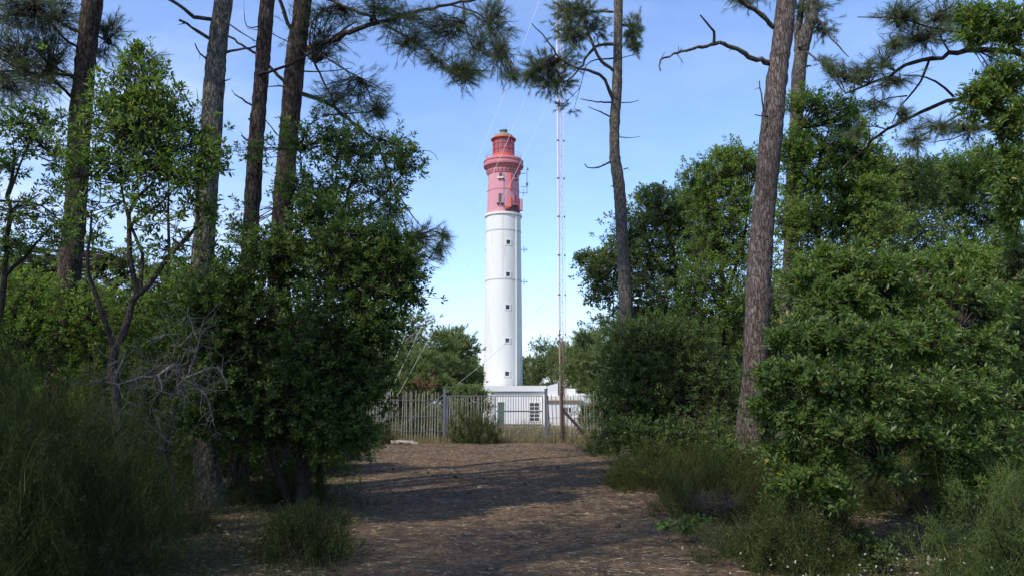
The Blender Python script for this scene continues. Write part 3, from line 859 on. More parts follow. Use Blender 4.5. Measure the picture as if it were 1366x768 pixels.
def pine(name, label, trunk, r0, r1, branches, lobes, seed, bark='pine_bark', dead=(), top=None, need=26, L=.135, W=.004, cones=0, group=None, cat='pine tree', per=5, gather=.42, seg=20):
    """trunk: world points; branches carry needles; dead ones are bare"""
    rng = np.random.default_rng(seed)
    base = np.array(trunk[0], float); base[2] = float(gz(base[0], base[1])) - .1
    trunk = [base] + [np.array(q) for q in trunk[1:]]
    t = thing(name, label, cat, base, group)
    if top is not None: trunk = trunk + [np.array(q) for q in top]
    mb = MB()
    ln = np.linalg.norm(np.diff(np.array(trunk), axis=0), axis=1).sum()
    sp = spline(trunk, int(ln * 9))
    n = len(sp); tt = np.linspace(0, 1, n)
    rr = (r0 + (r1 - r0) * np.minimum(tt / .75, 1)) * np.where(tt > .75, 1 - 2.6 * (tt - .75), 1) * (1 + .35 * np.exp(-tt * ln / .35))
    rr = rr * (1 + .035 * np.sin(tt * ln * 2.1 + seed) + .02 * rng.normal(size=n))
    tube(mb, sp, rr, seg, .035, rng)
    part('trunk', mb, M[bark], t, True)
    sk = [sp[int(n * .75):]]
    for pts, a, b in branches:
        mb = MB(); s_ = wood(mb, [(pts, a, b)], rng, 7, .08, 7)
        part('branch', mb, M[bark] if a > .03 else M['twig'], t, True); sk.append(s_[len(s_) // 3:])
    for pts, a, b in dead:
        mb = MB(); s_ = wood(mb, [(pts, a, b)], rng, 6, .1, 10)
        k = max(1, int(len(s_) / 7)); q = rng.integers(len(s_) // 3, len(s_), k)
        prisms(mb, s_[q], s_[q] + rng.normal(0, .09, (k, 3)) + np.array([0, 0, .03]), b * .8, b * .3)
        part('dead_branch', mb, M['grey_bark'] if rng.random() < .6 else M['twig'], t, True)
    if lobes:
        lobes = [(c, r_, int(n_ * (2.9 if c[2] < 1.65 + .60 * c[1] else 1))) for c, r_, n_ in lobes]
        cp, cd, a, b, r = ends(rng, lobes, np.concatenate(sk), per, gather, .35)
        mb = MB(); prisms(mb, a, b, r[:, 0], r[:, 1]); part('twigs', mb, M['twig'], t)
        mb = MB(); tufts(mb, rng, cp, cd, need, L, W); part('crown', mb, M['needle'], t)
        if cones:
            for q in rng.integers(0, len(b), cones):
                mb = MB(); cone(mb, a[q] + rng.normal(0, .02, 3), rng); part('pine_cone', mb, M['twig'], t)
    return t
def high_crown(c, R, n, rng, per=70):
    """rounded top of a maritime pine, well above the picture"""
    out = []
    for k in range(n):
        d = nrm(rng.normal(size=3)); d[2] = abs(d[2]) * .8 - .25
        out.append((np.array(c) + d * R * rng.uniform(.3, 1.0) * np.array([1, 1, .55]), np.array([1, 1, .55]) * R * rng.uniform(.28, .45), per))
    return out
def up_from(p, dx, h): return [(p[0] + dx * .5, p[1] + .1, p[2] + h * .5), (p[0] + dx, p[1] + .2, p[2] + h)]

def broom(name, label, x, y, R, H, n, seed, mat='broom', W=.0045, lean=(0, 0), group=None, cat='broom shrub', leaf=True, splay=.75):
    """a dome of many slim green switches"""
    rng = np.random.default_rng(seed)
    z = float(gz(x, y)); t = thing(name, label, cat, (x, y, z), group)
    mb = MB(); k = 26
    a = rng.uniform(0, 2 * math.pi, k); rr_ = np.sqrt(rng.uniform(0, 1, k)) * .65
    tips = np.stack([x + R * rr_ * np.cos(a) + lean[0] * .5, y + R * rr_ * np.sin(a) + lean[1] * .5, z + H * (.62 - .32 * rr_ ** 2) * rng.uniform(.7, 1.15, k)], 1)
    root = np.stack([x + rng.normal(0, R * .10, k), y + rng.normal(0, R * .10, k), np.full(k, z - .05)], 1)
    st = []
    for i in range(k):
        m = (root[i] * .5 + tips[i] * .5) + rng.normal(0, .05 * H, 3)
        s_ = spline([root[i], m, tips[i]], 8); tube(mb, s_, [.016, .007], 5); st.append(s_[2:])
    part('stems', mb, M['twig'], t, True)
    st = np.concatenate(st)
    kw = max(60, n // 26)                                # wisps: switches fanning from one shoot
    th = rng.uniform(0, 2 * math.pi, kw); q = np.sqrt(rng.uniform(0, 1, kw))
    lumps = 1 + .22 * np.sin(3 * th + seed) + .14 * np.sin(5 * th + 2 * seed)
    hmax = H * np.sqrt(np.maximum(1 - (q * .96) ** 2, .03)) * (1 + .22 * np.sin(4 * q * np.cos(th) * R + seed) * np.sin(3.3 * q * np.sin(th) * R + 2 * seed))
    hz_ = rng.beta(1.6, 1.1, kw) * hmax * .88
    wp = np.stack([x + R * q * lumps * np.cos(th) + lean[0] * hz_ / H, y + R * q * lumps * np.sin(th) + lean[1] * hz_ / H, np.zeros(kw)], 1)
    wp[:, 2] = gz(wp[:, 0], wp[:, 1]) + hz_
    out = nrm(wp - np.array([x, y, z - H * .5]))
    wd = nrm(out * splay + np.array([0, 0, .7]) + rng.normal(0, .42, (kw, 3)))
    wl = H * rng.uniform(.10, .27, kw)
    i = rng.integers(0, kw, n)
    d = nrm(wd[i] + rng.normal(0, .36, (n, 3)))
    pos = wp[i] + wd[i] * (wl[i] * rng.uniform(-.9, .2, n))[:, None] + rng.normal(0, .035, (n, 3))
    L = wl[i] * rng.uniform(.5, 1.15, n)
    bend = rng.normal(0, .22, (n, 3)) + np.array([0, 0, -.2])
    mb = MB(); blades(mb, pos - d * L[:, None] * .4, d, bend, L, W, rng)
    if leaf:
        m_ = n * 2; i = rng.integers(0, n, m_)
        pp = pos[i] + d[i] * (L[i] * rng.uniform(-.5, .35, m_))[:, None] + rng.normal(0, .012, (m_, 3))
        leaves(mb, pp, nrm(d[i] + rng.normal(0, .8, (m_, 3))), rng.normal(size=(m_, 3)) + [0, 0, 1], np.full(m_, .028), np.full(m_, .008))
    part('switches', mb, M[mat], t)
    return t

# ------------------------------------------------------------------ pines on the left
def B(px, Y, py=None): 
    p = P(px, 600, Y); return np.array([p[0], Y, float(gz(p[0], Y))])
def tr(*pts): return [P(*p) for p in pts]
rr = np.random.default_rng(77)
# A: leaning trunk at the left edge
tA = tr((62, 655, 14), (82, 450, 14), (99, 300, 14), (108, 150, 14), (124, 0, 14))
pA = P(140, -160, 14.2)
pine('maritime_pine', 'pine trunk leaning right at the left edge, dark branches and hanging needles beside it', tA, .20, .17,
     [limb([(104, 103, 14), (50, 97, 13.6), (-30, 92, 13)], .035, .012), limb([(110, 45, 14), (60, 20, 13.8), (-10, -8, 13.2)], .035, .012),
      limb([(98, 132, 14), (50, 88, 14.4), (-12, 55, 15)], .03, .01), limb([(112, 70, 14), (75, 40, 13.4), (40, -10, 13)], .025, .01),
      limb([(116, 40, 14), (150, 60, 14.2), (172, 78, 14.5)], .022, .008), limb([(106, 110, 14), (55, 75, 13), (10, 15, 12.8)], .022, .008)],
     [lobe(30, 20, 13.3, 50, 32, 120), lobe(20, 70, 13.6, 45, 35, 110), lobe(70, 65, 14, 32, 40, 80), lobe(55, 110, 13.6, 40, 22, 60), lobe(10, 120, 13.4, 35, 25, 60),
      lobe(150, 40, 14.3, 24, 20, 45), lobe(135, 75, 14.4, 20, 14, 20), lobe(75, 15, 14, 40, 25, 70), lobe(205, 80, 14.6, 14, 9, 8)]
     + high_crown(pA + [0, 0, 5.5], 3.2, 9, rr), 101, top=up_from(pA, .4, 4.5), cones=8)
# B
tB = tr((282, 690, 12), (272, 560, 12), (268, 420, 12), (274, 290, 12), (281, 190, 12), (287, 95, 12), (298, 0, 12))
pB = P(308, -150, 12.2)
pine('maritime_pine', 'grey brown pine trunk with bare broken branches pointing left, first of the close three', tB, .185, .135, [],
     high_crown(pB + [0, 0, 6.5], 3.0, 8, rr), 102, bark='grey_bark', top=up_from(pB, .5, 5),
     dead=[limb([(284, 26, 12), (259, 21, 11.7), (240, 8, 11.4), (218, -4, 11.2)], .035, .02), limb([(280, 52, 12), (258, 39, 11.8), (239, 27, 11.6)], .03, .018),
           limb([(283, 84, 12), (268, 73, 11.8), (260, 58, 11.7)], .018, .008), limb([(301, 70, 11.9), (322, 66, 11.8), (341, 62, 11.7)], .022, .012),
           limb([(286, 12, 11.85), (302, 30, 11.8), (345, 58, 11.9)], .016, .008), limb([(274, 142, 12), (262, 133, 11.9)], .014, .01), limb([(300, 108, 12), (306, 106, 11.9)], .012, .008)])
# C
tC = tr((318, 665, 14), (326, 430, 14), (335, 300, 14), (341, 200, 14), (349, 100, 14), (357, 0, 14))
pC = P(366, -150, 14.2)
pine('maritime_pine', 'slimmest dark pine trunk of the close three, standing in the middle', tC, .155, .12, [],
     high_crown(pC + [0, 0, 6.0], 2.8, 7, rr), 103, top=up_from(pC, .3, 4.5),
     dead=[limb([(338, 142, 14), (325, 134, 13.9), (313, 126, 13.8)], .02, .012), limb([(333, 190, 14), (322, 181, 13.9)], .02, .012), limb([(340, 190, 13.9), (356, 186, 13.7), (364, 181, 13.6)], .018, .01),
           limb([(345, 100, 13.85), (390, 85, 13.6), (426, 62, 13.5), (475, 29, 13.4)], .028, .012), limb([(338, 165, 14), (331, 158, 13.9)], .014, .01),
           limb([(352, 35, 14), (330, 36, 13.8), (326, 18, 13.7)], .014, .006)])
# D: with the long branches over the path
tD = tr((368, 668, 15), (370, 400, 15), (378, 270, 15), (388, 150, 15), (396, 60, 15), (404, 0, 15))
pD = P(412, -150, 15.2)
pine('maritime_pine', 'thick dark pine trunk whose long needled branches reach right towards the lighthouse', tD, .21, .17,
     [limb([(406, 66, 15), (473, 41, 14.6), (512, 29, 14.3), (571, 12, 14), (645, -3, 13.6)], .06, .02),
      limb([(404, -20, 15), (440, 0, 14.6), (497, 25, 14.2), (520, 37, 14), (567, 66, 13.8), (598, 94, 13.6)], .04, .012),
      limb([(618, 2, 13.8), (622, 39, 13.6), (634, 74, 13.4)], .018, .008), limb([(597, 6, 13.9), (640, 20, 13.6), (668, 60, 13.4)], .018, .007),
      limb([(394, 122, 15), (434, 137, 14.6), (466, 160, 14.3), (486, 186, 14.1)], .045, .02), limb([(408, 62, 15), (430, 105, 14.7), (444, 135, 14.5)], .03, .012),
      limb([(403, 95, 15), (440, 95, 14.8), (470, 91, 14.6)], .016, .007), limb([(430, 74, 14.7), (473, 100, 14.4), (507, 117, 14.2)], .02, .007),
      limb([(430, 155, 14.6), (475, 151, 14.3), (516, 147, 14)], .018, .007),
      limb([(452, 150, 14.5), (500, 190, 13.8), (525, 251, 13.5), (539, 294, 13.3), (545, 318, 13.2)], .028, .010), limb([(545, 200, 13.6), (575, 202, 13.4), (584, 214, 13.3)], .007, .004),
      limb([(528, 255, 13.5), (560, 300, 13.3), (592, 312, 13.1)], .012, .005)],
     [lobe(432, 45, 15.2, 48, 34, 80), lobe(440, 20, 15.4, 40, 22, 45), lobe(473, 122, 14.3, 40, 26, 70), lobe(500, 150, 14.1, 22, 18, 40), lobe(450, 140, 14.6, 30, 20, 35),
      lobe(535, 28, 14.1, 40, 24, 70), lobe(545, 62, 13.9, 30, 20, 55), lobe(590, 40, 13.8, 38, 26, 80), lobe(618, 98, 13.5, 26, 20, 85), lobe(655, 28, 13.6, 30, 32, 70),
      lobe(668, 75, 13.4, 20, 30, 55), lobe(682, 103, 13.3, 12, 10, 22), lobe(505, 8, 14.2, 30, 14, 35), lobe(640, 65, 13.5, 26, 24, 40), lobe(585, 82, 13.7, 22, 14, 28),
      lobe(522, 285, 13.4, 22, 20, 35), lobe(558, 318, 13.2, 24, 17, 40), lobe(590, 312, 13.1, 12, 9, 14), lobe(548, 345, 13.2, 26, 14, 26), lobe(582, 338, 13.1, 14, 12, 18), lobe(505, 235, 13.6, 16, 18, 18)]
     + high_crown(pD + [0, 0, 6.0], 3.0, 8, rr), 104, top=up_from(pD, .3, 4.5), cones=6,
     dead=[limb([(380, 110, 15), (345, 75, 15.2), (302, 47, 15.4)], .035, .02), limb([(370, 180, 15), (358, 165, 14.9), (350, 156, 14.8)], .016, .008), limb([(396, 55, 15), (384, 30, 14.8), (373, 0, 14.6), (368, -20, 14.5)], .04, .03),
           limb([(396, 118, 15), (375, 115, 14.8), (357, 116, 14.7)], .02, .008), limb([(392, 60, 15), (360, 44, 15), (330, 38, 15)], .014, .006)])

# ------------------------------------------------------------------ broadleaved trees on the left
leafy('strawberry_tree', 'forked leafy evergreen with thin dark stems in front of the leftmost leaning trunk', 'tree', B(158, 9),
      [limb([(158, 728, 9), (162, 600, 9), (153, 470, 9), (163, 445, 9), (177, 406, 9), (186, 393, 9), (228, 335, 9), (260, 305, 9), (262, 250, 9)], .075, .016),
       limb([(153, 466, 9), (140, 432, 8.9), (124, 380, 8.8), (117, 350, 8.7), (122, 280, 8.6)], .035, .01),
       limb([(184, 395, 9), (176, 361, 9), (173, 299, 9), (182, 263, 9), (210, 235, 9), (216, 170, 9)], .035, .009),
       limb([(187, 390, 9), (190, 351, 9.1), (182, 315, 9.2), (165, 270, 9.2), (160, 190, 9.2)], .025, .008), limb([(178, 297, 9), (210, 275, 8.8), (245, 240, 8.8)], .016, .007),
       limb([(226, 337, 9), (224, 270, 9), (225, 200, 9)], .018, .007), limb([(236, 327, 9), (258, 330, 8.9), (272, 345, 8.8)], .012, .005)],
      [lobe(186, 90, 9, 26, 26, 50), lobe(150, 128, 9, 30, 26, 55), lobe(210, 130, 9, 34, 30, 65), lobe(172, 178, 9, 50, 32, 95), lobe(235, 180, 9, 38, 32, 70), lobe(276, 212, 8.9, 26, 26, 42),
       lobe(132, 222, 9, 34, 20, 38), lobe(200, 228, 9, 46, 24, 70), lobe(255, 250, 8.9, 30, 24, 34), lobe(165, 265, 9, 30, 16, 16), lobe(210, 285, 9, 50, 20, 22), lobe(270, 290, 9, 18, 20, 12), lobe(125, 320, 8.8, 18, 20, 8), lobe(185, 62, 9, 10, 12, 10), lobe(150, 170, 9.2, 55, 50, 60), lobe(215, 210, 9.2, 60, 60, 70), lobe(115, 280, 9, 36, 40, 26), lobe(240, 330, 9.1, 40, 40, 30), lobe(95, 240, 9, 22, 30, 16)],
      M['arbutus'], 201, L=.064, W=.022, per_spray=13, gather=.62, thick=1.6)
leafy('strawberry_tree', 'sparse airy leafy tree at the far left edge with bright sky behind it', 'tree', B(-30, 11),
      [limb([(-30, 700, 11), (-10, 500, 11), (5, 380, 11), (10, 300, 11), (20, 200, 11)], .07, .02), limb([(5, 370, 11), (45, 330, 11), (70, 300, 11)], .03, .01), limb([(0, 268, 11), (50, 272, 11), (84, 298, 11)], .02, .006), limb([(12, 260, 11), (35, 200, 11), (55, 170, 11)], .02, .006)],
      [lobe(20, 168, 11, 36, 18, 36), lobe(62, 160, 11, 30, 18, 26), lobe(55, 200, 11, 42, 22, 46), lobe(12, 222, 11, 30, 18, 26), lobe(30, 285, 11, 46, 24, 55), lobe(72, 310, 11, 26, 14, 22), lobe(8, 325, 11, 36, 18, 30), lobe(85, 215, 11, 20, 16, 12), lobe(60, 250, 11, 40, 10, 8)],
      M['arbutus'], 202, L=.062, W=.022, per_spray=13, gather=.6, thick=2.0)
leafy('evergreen_shrub', 'sunlit rounded leafy shrub above the broom at the far left', 'shrub', B(10, 12.5),
      [limb([(15, 690, 12.5), (10, 560, 12.5), (15, 430, 12.5)], .06, .02)],
      [lobe(20, 400, 12.5, 55, 40, 130), lobe(60, 445, 12.5, 45, 45, 100), lobe(-10, 450, 12.5, 50, 50, 80), lobe(30, 490, 12.3, 60, 45, 80)], M['oak_bright'], 203, L=.055, W=.024)
leafy('laurel_tree', 'big dark dense evergreen overhanging the left edge of the path', 'tree', B(400, 12),
      [limb([(400, 684, 12), (404, 600, 12), (395, 500, 12), (385, 400, 12), (380, 330, 12)], .10, .03), limb([(402, 620, 12), (430, 560, 11.8), (468, 470, 11.6), (490, 380, 11.6)], .07, .02),
       limb([(392, 690, 12.1), (360, 590, 12), (330, 500, 12), (300, 420, 12)], .06, .02), limb([(440, 545, 11.8), (470, 520, 11.5), (485, 560, 11.3)], .03, .01), limb([(470, 460, 11.6), (500, 400, 11.4), (530, 390, 11.3)], .03, .01)],
      [lobe(300, 395, 12, 52, 45, 150), lobe(375, 345, 12, 60, 45, 170), lobe(450, 325, 11.8, 50, 40, 130), lobe(510, 335, 11.6, 36, 30, 90), lobe(525, 375, 11.5, 34, 40, 120), lobe(470, 390, 11.6, 60, 50, 170),
       lobe(345, 440, 12, 75, 60, 190), lobe(440, 455, 11.7, 70, 60, 200), lobe(410, 530, 11.8, 75, 50, 170), lobe(505, 440, 11.5, 34, 34, 80), lobe(478, 510, 11.5, 36, 40, 100), lobe(330, 520, 12, 60, 50, 130), lobe(255, 440, 12.2, 40, 50, 80),
       lobe(472, 575, 11.3, 26, 22, 60), lobe(440, 575, 11.5, 36, 24, 60), lobe(360, 570, 12, 60, 30, 70), lobe(300, 560, 12.3, 40, 30, 40), lobe(430, 280, 11.9, 30, 20, 40), lobe(440, 600, 11.8, 30, 14, 16), lobe(275, 400, 11.2, 30, 26, 40), lobe(268, 455, 11.1, 32, 30, 50), lobe(280, 515, 11.1, 32, 30, 50), lobe(262, 560, 11.2, 30, 24, 36), lobe(230, 480, 12.2, 40, 44, 60), lobe(250, 550, 12.3, 36, 40, 40)],
      M['laurel'], 204, L=.066, W=.025, per_spray=17, gather=.42, thick=2.9)
leafy('strawberry_tree', 'light airy leafy tree rising over the dark evergreen beside the thickest left trunk', 'tree', B(425, 13.5),
      [limb([(425, 668, 13.5), (430, 500, 13.4), (440, 360, 13.2), (455, 290, 13), (470, 240, 13)], .07, .02), limb([(450, 300, 13.1), (500, 270, 12.9), (535, 235, 12.8)], .03, .01), limb([(440, 345, 13.2), (410, 270, 13.1), (400, 200, 13)], .03, .01), limb([(470, 245, 13), (490, 190, 12.9), (525, 190, 12.8)], .02, .008)],
      [lobe(425, 172, 13, 36, 22, 50), lobe(395, 200, 13.2, 34, 28, 46), lobe(455, 205, 13, 40, 26, 70), lobe(505, 195, 12.9, 40, 24, 70), lobe(540, 222, 12.8, 24, 26, 56), lobe(480, 240, 13, 46, 24, 70), lobe(420, 255, 13.1, 46, 24, 70), lobe(470, 285, 13, 50, 22, 60), lobe(325, 205, 13.3, 22, 18, 16), lobe(315, 300, 13.4, 18, 26, 20), lobe(525, 260, 12.8, 22, 18, 20), lobe(390, 240, 13.2, 26, 20, 26)],
      M['arbutus'], 205, L=.066, per_spray=14, gather=.5, thick=1.9)
leafy('evergreen_shrub', 'mid green leafy shrub between the leftmost leaning trunk and the forked tree', 'shrub', B(120, 12.8),
      [limb([(125, 668, 12.8), (120, 540, 12.8), (125, 430, 12.8)], .05, .015)],
      [lobe(110, 400, 12.8, 40, 34, 60), lobe(150, 430, 12.8, 44, 40, 70), lobe(105, 470, 12.7, 44, 40, 70), lobe(170, 500, 12.6, 46, 44, 80), lobe(120, 550, 12.6, 50, 44, 70), lobe(190, 570, 12.6, 40, 40, 60)], M['oak_bright'], 221, L=.058, W=.024)
leafy('evergreen_shrub', 'mid green leafy shrub around the foot of the grey brown trunk', 'shrub', B(225, 13.2),
      [limb([(228, 662, 13.2), (225, 540, 13.2), (228, 420, 13.2)], .05, .015)],
      [lobe(225, 385, 13.2, 36, 30, 56), lobe(255, 420, 13.2, 40, 36, 66), lobe(205, 440, 13.1, 40, 36, 66), lobe(230, 490, 13, 50, 40, 80), lobe(215, 550, 13, 46, 44, 66), lobe(300, 365, 13.4, 40, 30, 60), lobe(290, 420, 13.3, 36, 36, 50)], M['oak_bright'], 222, L=.058, W=.024)
leafy('evergreen_tree', 'leafy small tree filling the gap between the leftmost and second trunks', 'tree', B(175, 17),
      [limb([(178, 640, 17), (175, 500, 17), (180, 400, 17), (172, 350, 17)], .08, .02), limb([(178, 430, 17), (230, 380, 17)], .04, .015)],
      [lobe(150, 350, 17, 40, 24, 60), lobe(205, 365, 17, 44, 24, 70), lobe(120, 385, 17, 34, 28, 56), lobe(175, 400, 17, 50, 30, 80), lobe(240, 395, 17, 34, 30, 60), lobe(60, 360, 17, 40, 26, 60), lobe(20, 340, 17, 40, 26, 60), lobe(150, 440, 17, 70, 30, 80)], M['oak'], 224, L=.07, W=.032, spread=.11)
# dead wood in front of the dark evergreen
rng = np.random.default_rng(31)
ds = thing('dead_shrub', 'pale grey leafless shrub of tangled dead twigs at the left of the path', 'dead shrub', B(205, 8.2))
mb = MB()
dead_stem = [limb([(235, 718, 8.2), (232, 640, 8.2), (222, 590, 8.2), (240, 522, 8.1)], .022, .012)]
main = [limb([(238, 530, 8.1), (262, 470, 8.0), (270, 430, 8)], .012, .006), limb([(240, 524, 8.1), (234, 487, 8), (211, 501, 7.9), (184, 505, 7.8), (156, 512, 7.8), (137, 507, 7.8), (117, 513, 7.8)], .020, .010),
        limb([(211, 500, 7.9), (216, 518, 7.8), (200, 536, 7.8)], .012, .005), limb([(245, 505, 8), (285, 490, 7.9), (300, 505, 7.8), (303, 520, 7.8)], .012, .005), limb([(137, 508, 7.8), (160, 490, 7.8), (168, 468, 7.8)], .010, .004),
        limb([(262, 470, 8), (240, 462, 7.9), (258, 440, 7.9), (250, 420, 7.9)], .010, .004), limb([(225, 590, 8.2), (190, 560, 8), (172, 548, 7.9)], .014, .005), limb([(240, 520, 8.1), (270, 520, 8), (285, 560, 7.9)], .010, .004), limb([(222, 600, 8.2), (160, 580, 8.1), (140, 545, 8)], .012, .005)]
sk = wood(mb, main, rng, 7, .1, 14)
pts = sk[rng.integers(len(sk) // 8, len(sk), 170)]
lv = pts; dd = nrm(rng.normal(size=lv.shape) + [0, 0, -.1]); rad_ = .005
for lvl in range(4):
    stepl = rng.uniform(.05, .15, (len(lv), 1)); nx_ = lv + dd * stepl
    prisms(mb, lv, nx_, rad_, rad_ * .75); rad_ *= .72
    keep = rng.integers(0, len(lv), int(len(lv) * 1.35)); lv = nx_[keep]; dd = nrm(dd[keep] + rng.normal(0, .55, (len(keep), 3)))
part('branches', mb, M['dead_wood'], ds, True); stem = MB(); wood(stem, dead_stem, rng, 7, .1, 10); part('trunk', stem, M['twig'], ds, True)

# brooms along the left
broom('broom_shrub', 'huge dark green broom shrub filling the lower left corner', -4.3, 6.9, 1.15, 2.05, 30000, 301, W=.0035)
broom('broom_shrub', 'broom shrub behind the huge corner one, under the leftmost leaning trunk', -5.0, 9.4, 1.2, 2.2, 14000, 302, W=.0045)
broom('broom_shrub', 'low dark broom tuft at the shaded left edge of the path', -2.15, 8.6, .5, .7, 5000, 303, W=.0035)
broom('broom_shrub', 'small low broom beneath the dark evergreen, deep in shade', -3.6, 12.8, .8, .7, 5000, 304, W=.004)

# ------------------------------------------------------------------ right hand side
tE = tr((838, 610, 22), (836, 440, 22), (829, 300, 22), (826, 250, 22), (820, 205, 22), (820, 160, 22), (823, 117, 22), (825, 0, 22))
pE = P(827, -120, 22)
pine('maritime_pine', 'slender kinked grey pine with open crown, nearest tree right of the mast', tE, .21, .125,
     [limb([(818, 133, 22), (805, 105, 21.6), (785, 94, 21.3), (754, 84, 21), (727, 51, 20.6), (709, 31, 20.4)], .055, .012),
      limb([(818, 94, 22), (797, 74, 21.7), (778, 23, 21.4), (764, -10, 21.2)], .05, .03), limb([(820, 59, 22), (793, 64, 22.3), (774, 90, 22.5), (754, 109, 22.6), (725, 112, 22.8)], .05, .012),
      limb([(819, 78, 22), (785, 84, 22.2), (774, 117, 22.3)], .025, .008), limb([(822, 30, 22), (840, 38, 22.2), (848, 60, 22.3)], .03, .01)],
     [lobe(722, 96, 21.3, 24, 26, 60), lobe(738, 112, 22, 24, 20, 45), lobe(704, 102, 21.2, 12, 10, 16), lobe(760, 48, 21.3, 24, 24, 50), lobe(775, 18, 21.4, 34, 18, 55), lobe(845, 38, 22.2, 14, 22, 36), lobe(846, 62, 22.3, 10, 14, 20), lobe(752, 86, 21.4, 22, 14, 24), lobe(795, 40, 21.7, 18, 22, 26), lobe(750, 15, 21.6, 20, 14, 22), lobe(755, 148, 22.4, 14, 6, 5)]
     + high_crown(pE + [0, 0, 2.5], 2.6, 7, rr), 105, bark='grey_bark', top=[(pE[0], pE[1], pE[2] + 1.5)], need=40, W=.0075, L=.17,
     dead=[limb([(818, 16, 22), (770, 14, 21.6), (742, 7, 21.4)], .035, .015), limb([(826, 78, 22), (852, 72, 21.8)], .016, .008), limb([(816, 137, 22), (795, 136, 21.8), (774, 132, 21.6)], .025, .01), limb([(824, 137, 22), (840, 137, 21.8), (852, 134, 21.7)], .02, .008),
           limb([(816, 157, 22), (800, 149, 21.8), (785, 143, 21.7)], .025, .01), limb([(824, 183, 22), (840, 184, 21.8), (854, 182, 21.7)], .016, .007), limb([(816, 215, 22), (800, 223, 21.7), (786, 224, 21.6), (780, 219, 21.6)], .035, .014), limb([(832, 226, 22), (838, 224, 21.9)], .02, .012), limb([(820, 250, 22), (815, 248, 21.9)], .02, .012)])
tF = tr((993, 652, 15), (1000, 575, 15), (1007, 500, 15), (1013, 361, 15), (1020, 273, 15), (1035, 117, 15), (1049, 0, 15))
pF = P(1066, -150, 15.1)
pine('maritime_pine', 'big reddish pine trunk at the right of the path, thickest of all', tF, .255, .165, [],
     [lobe(985, 0, 15.2, 26, 10, 24), lobe(1010, -10, 15.2, 30, 12, 24)] + high_crown(pF + [0, 0, 6], 3.2, 9, rr), 106, bark='pine_bark_red', top=up_from(pF, .5, 5),
     dead=[limb([(1026, 84, 15), (995, 74, 14.7), (969, 59, 14.5), (950, 59, 14.4), (903, 72, 14.1), (884, 80, 14), (881, 95, 14)], .055, .014), limb([(952, 60, 14.4), (953, 48, 14.4), (950, 39, 14.3), (934, 20, 14.2)], .035, .012),
           limb([(1032, 37, 15), (1011, 16, 14.8), (987, 0, 14.6), (960, -20, 14.4)], .05, .035), limb([(1020, 154, 14.85), (1016, 130, 14.75), (1013, 108, 14.7)], .022, .012), limb([(1028, 154, 14.9), (1016, 155, 14.7), (1007, 153, 14.7)], .018, .01), limb([(903, 72, 14.1), (912, 85, 14)], .01, .005)])
tG = tr((1046, 636, 19), (1052, 420, 19), (1058, 260, 19), (1063, 150, 19), (1067, 85, 19), (1076, 42, 19), (1084, 0, 19))
pG = P(1092, -130, 19)
pine('maritime_pine', 'pine trunk forking near the top, just behind the big reddish trunk', tG, .20, .15,
     [limb([(1067, 80, 19), (1064, 40, 19.2), (1070, 0, 19.3), (1072, -60, 19.4)], .10, .07), limb([(1080, 20, 19), (1093, 28, 18.8), (1108, 51, 18.6), (1132, 76, 18.4)], .04, .012), limb([(1066, 60, 19), (1082, 74, 18.7), (1097, 88, 18.5)], .04, .012)],
     [lobe(1095, 38, 19, 22, 20, 30), lobe(1082, 8, 19, 34, 14, 40), lobe(1103, 88, 18.6, 16, 14, 16)] + high_crown(pG + [0, 0, 5], 3.0, 8, rr), 107, bark='grey_bark', top=up_from(pG, .4, 4),
     dead=[limb([(1064, 64, 18.85), (1080, 58, 18.7)], .03, .012), limb([(1070, 88, 19), (1082, 88, 18.9)], .03, .02)], need=40, W=.006)
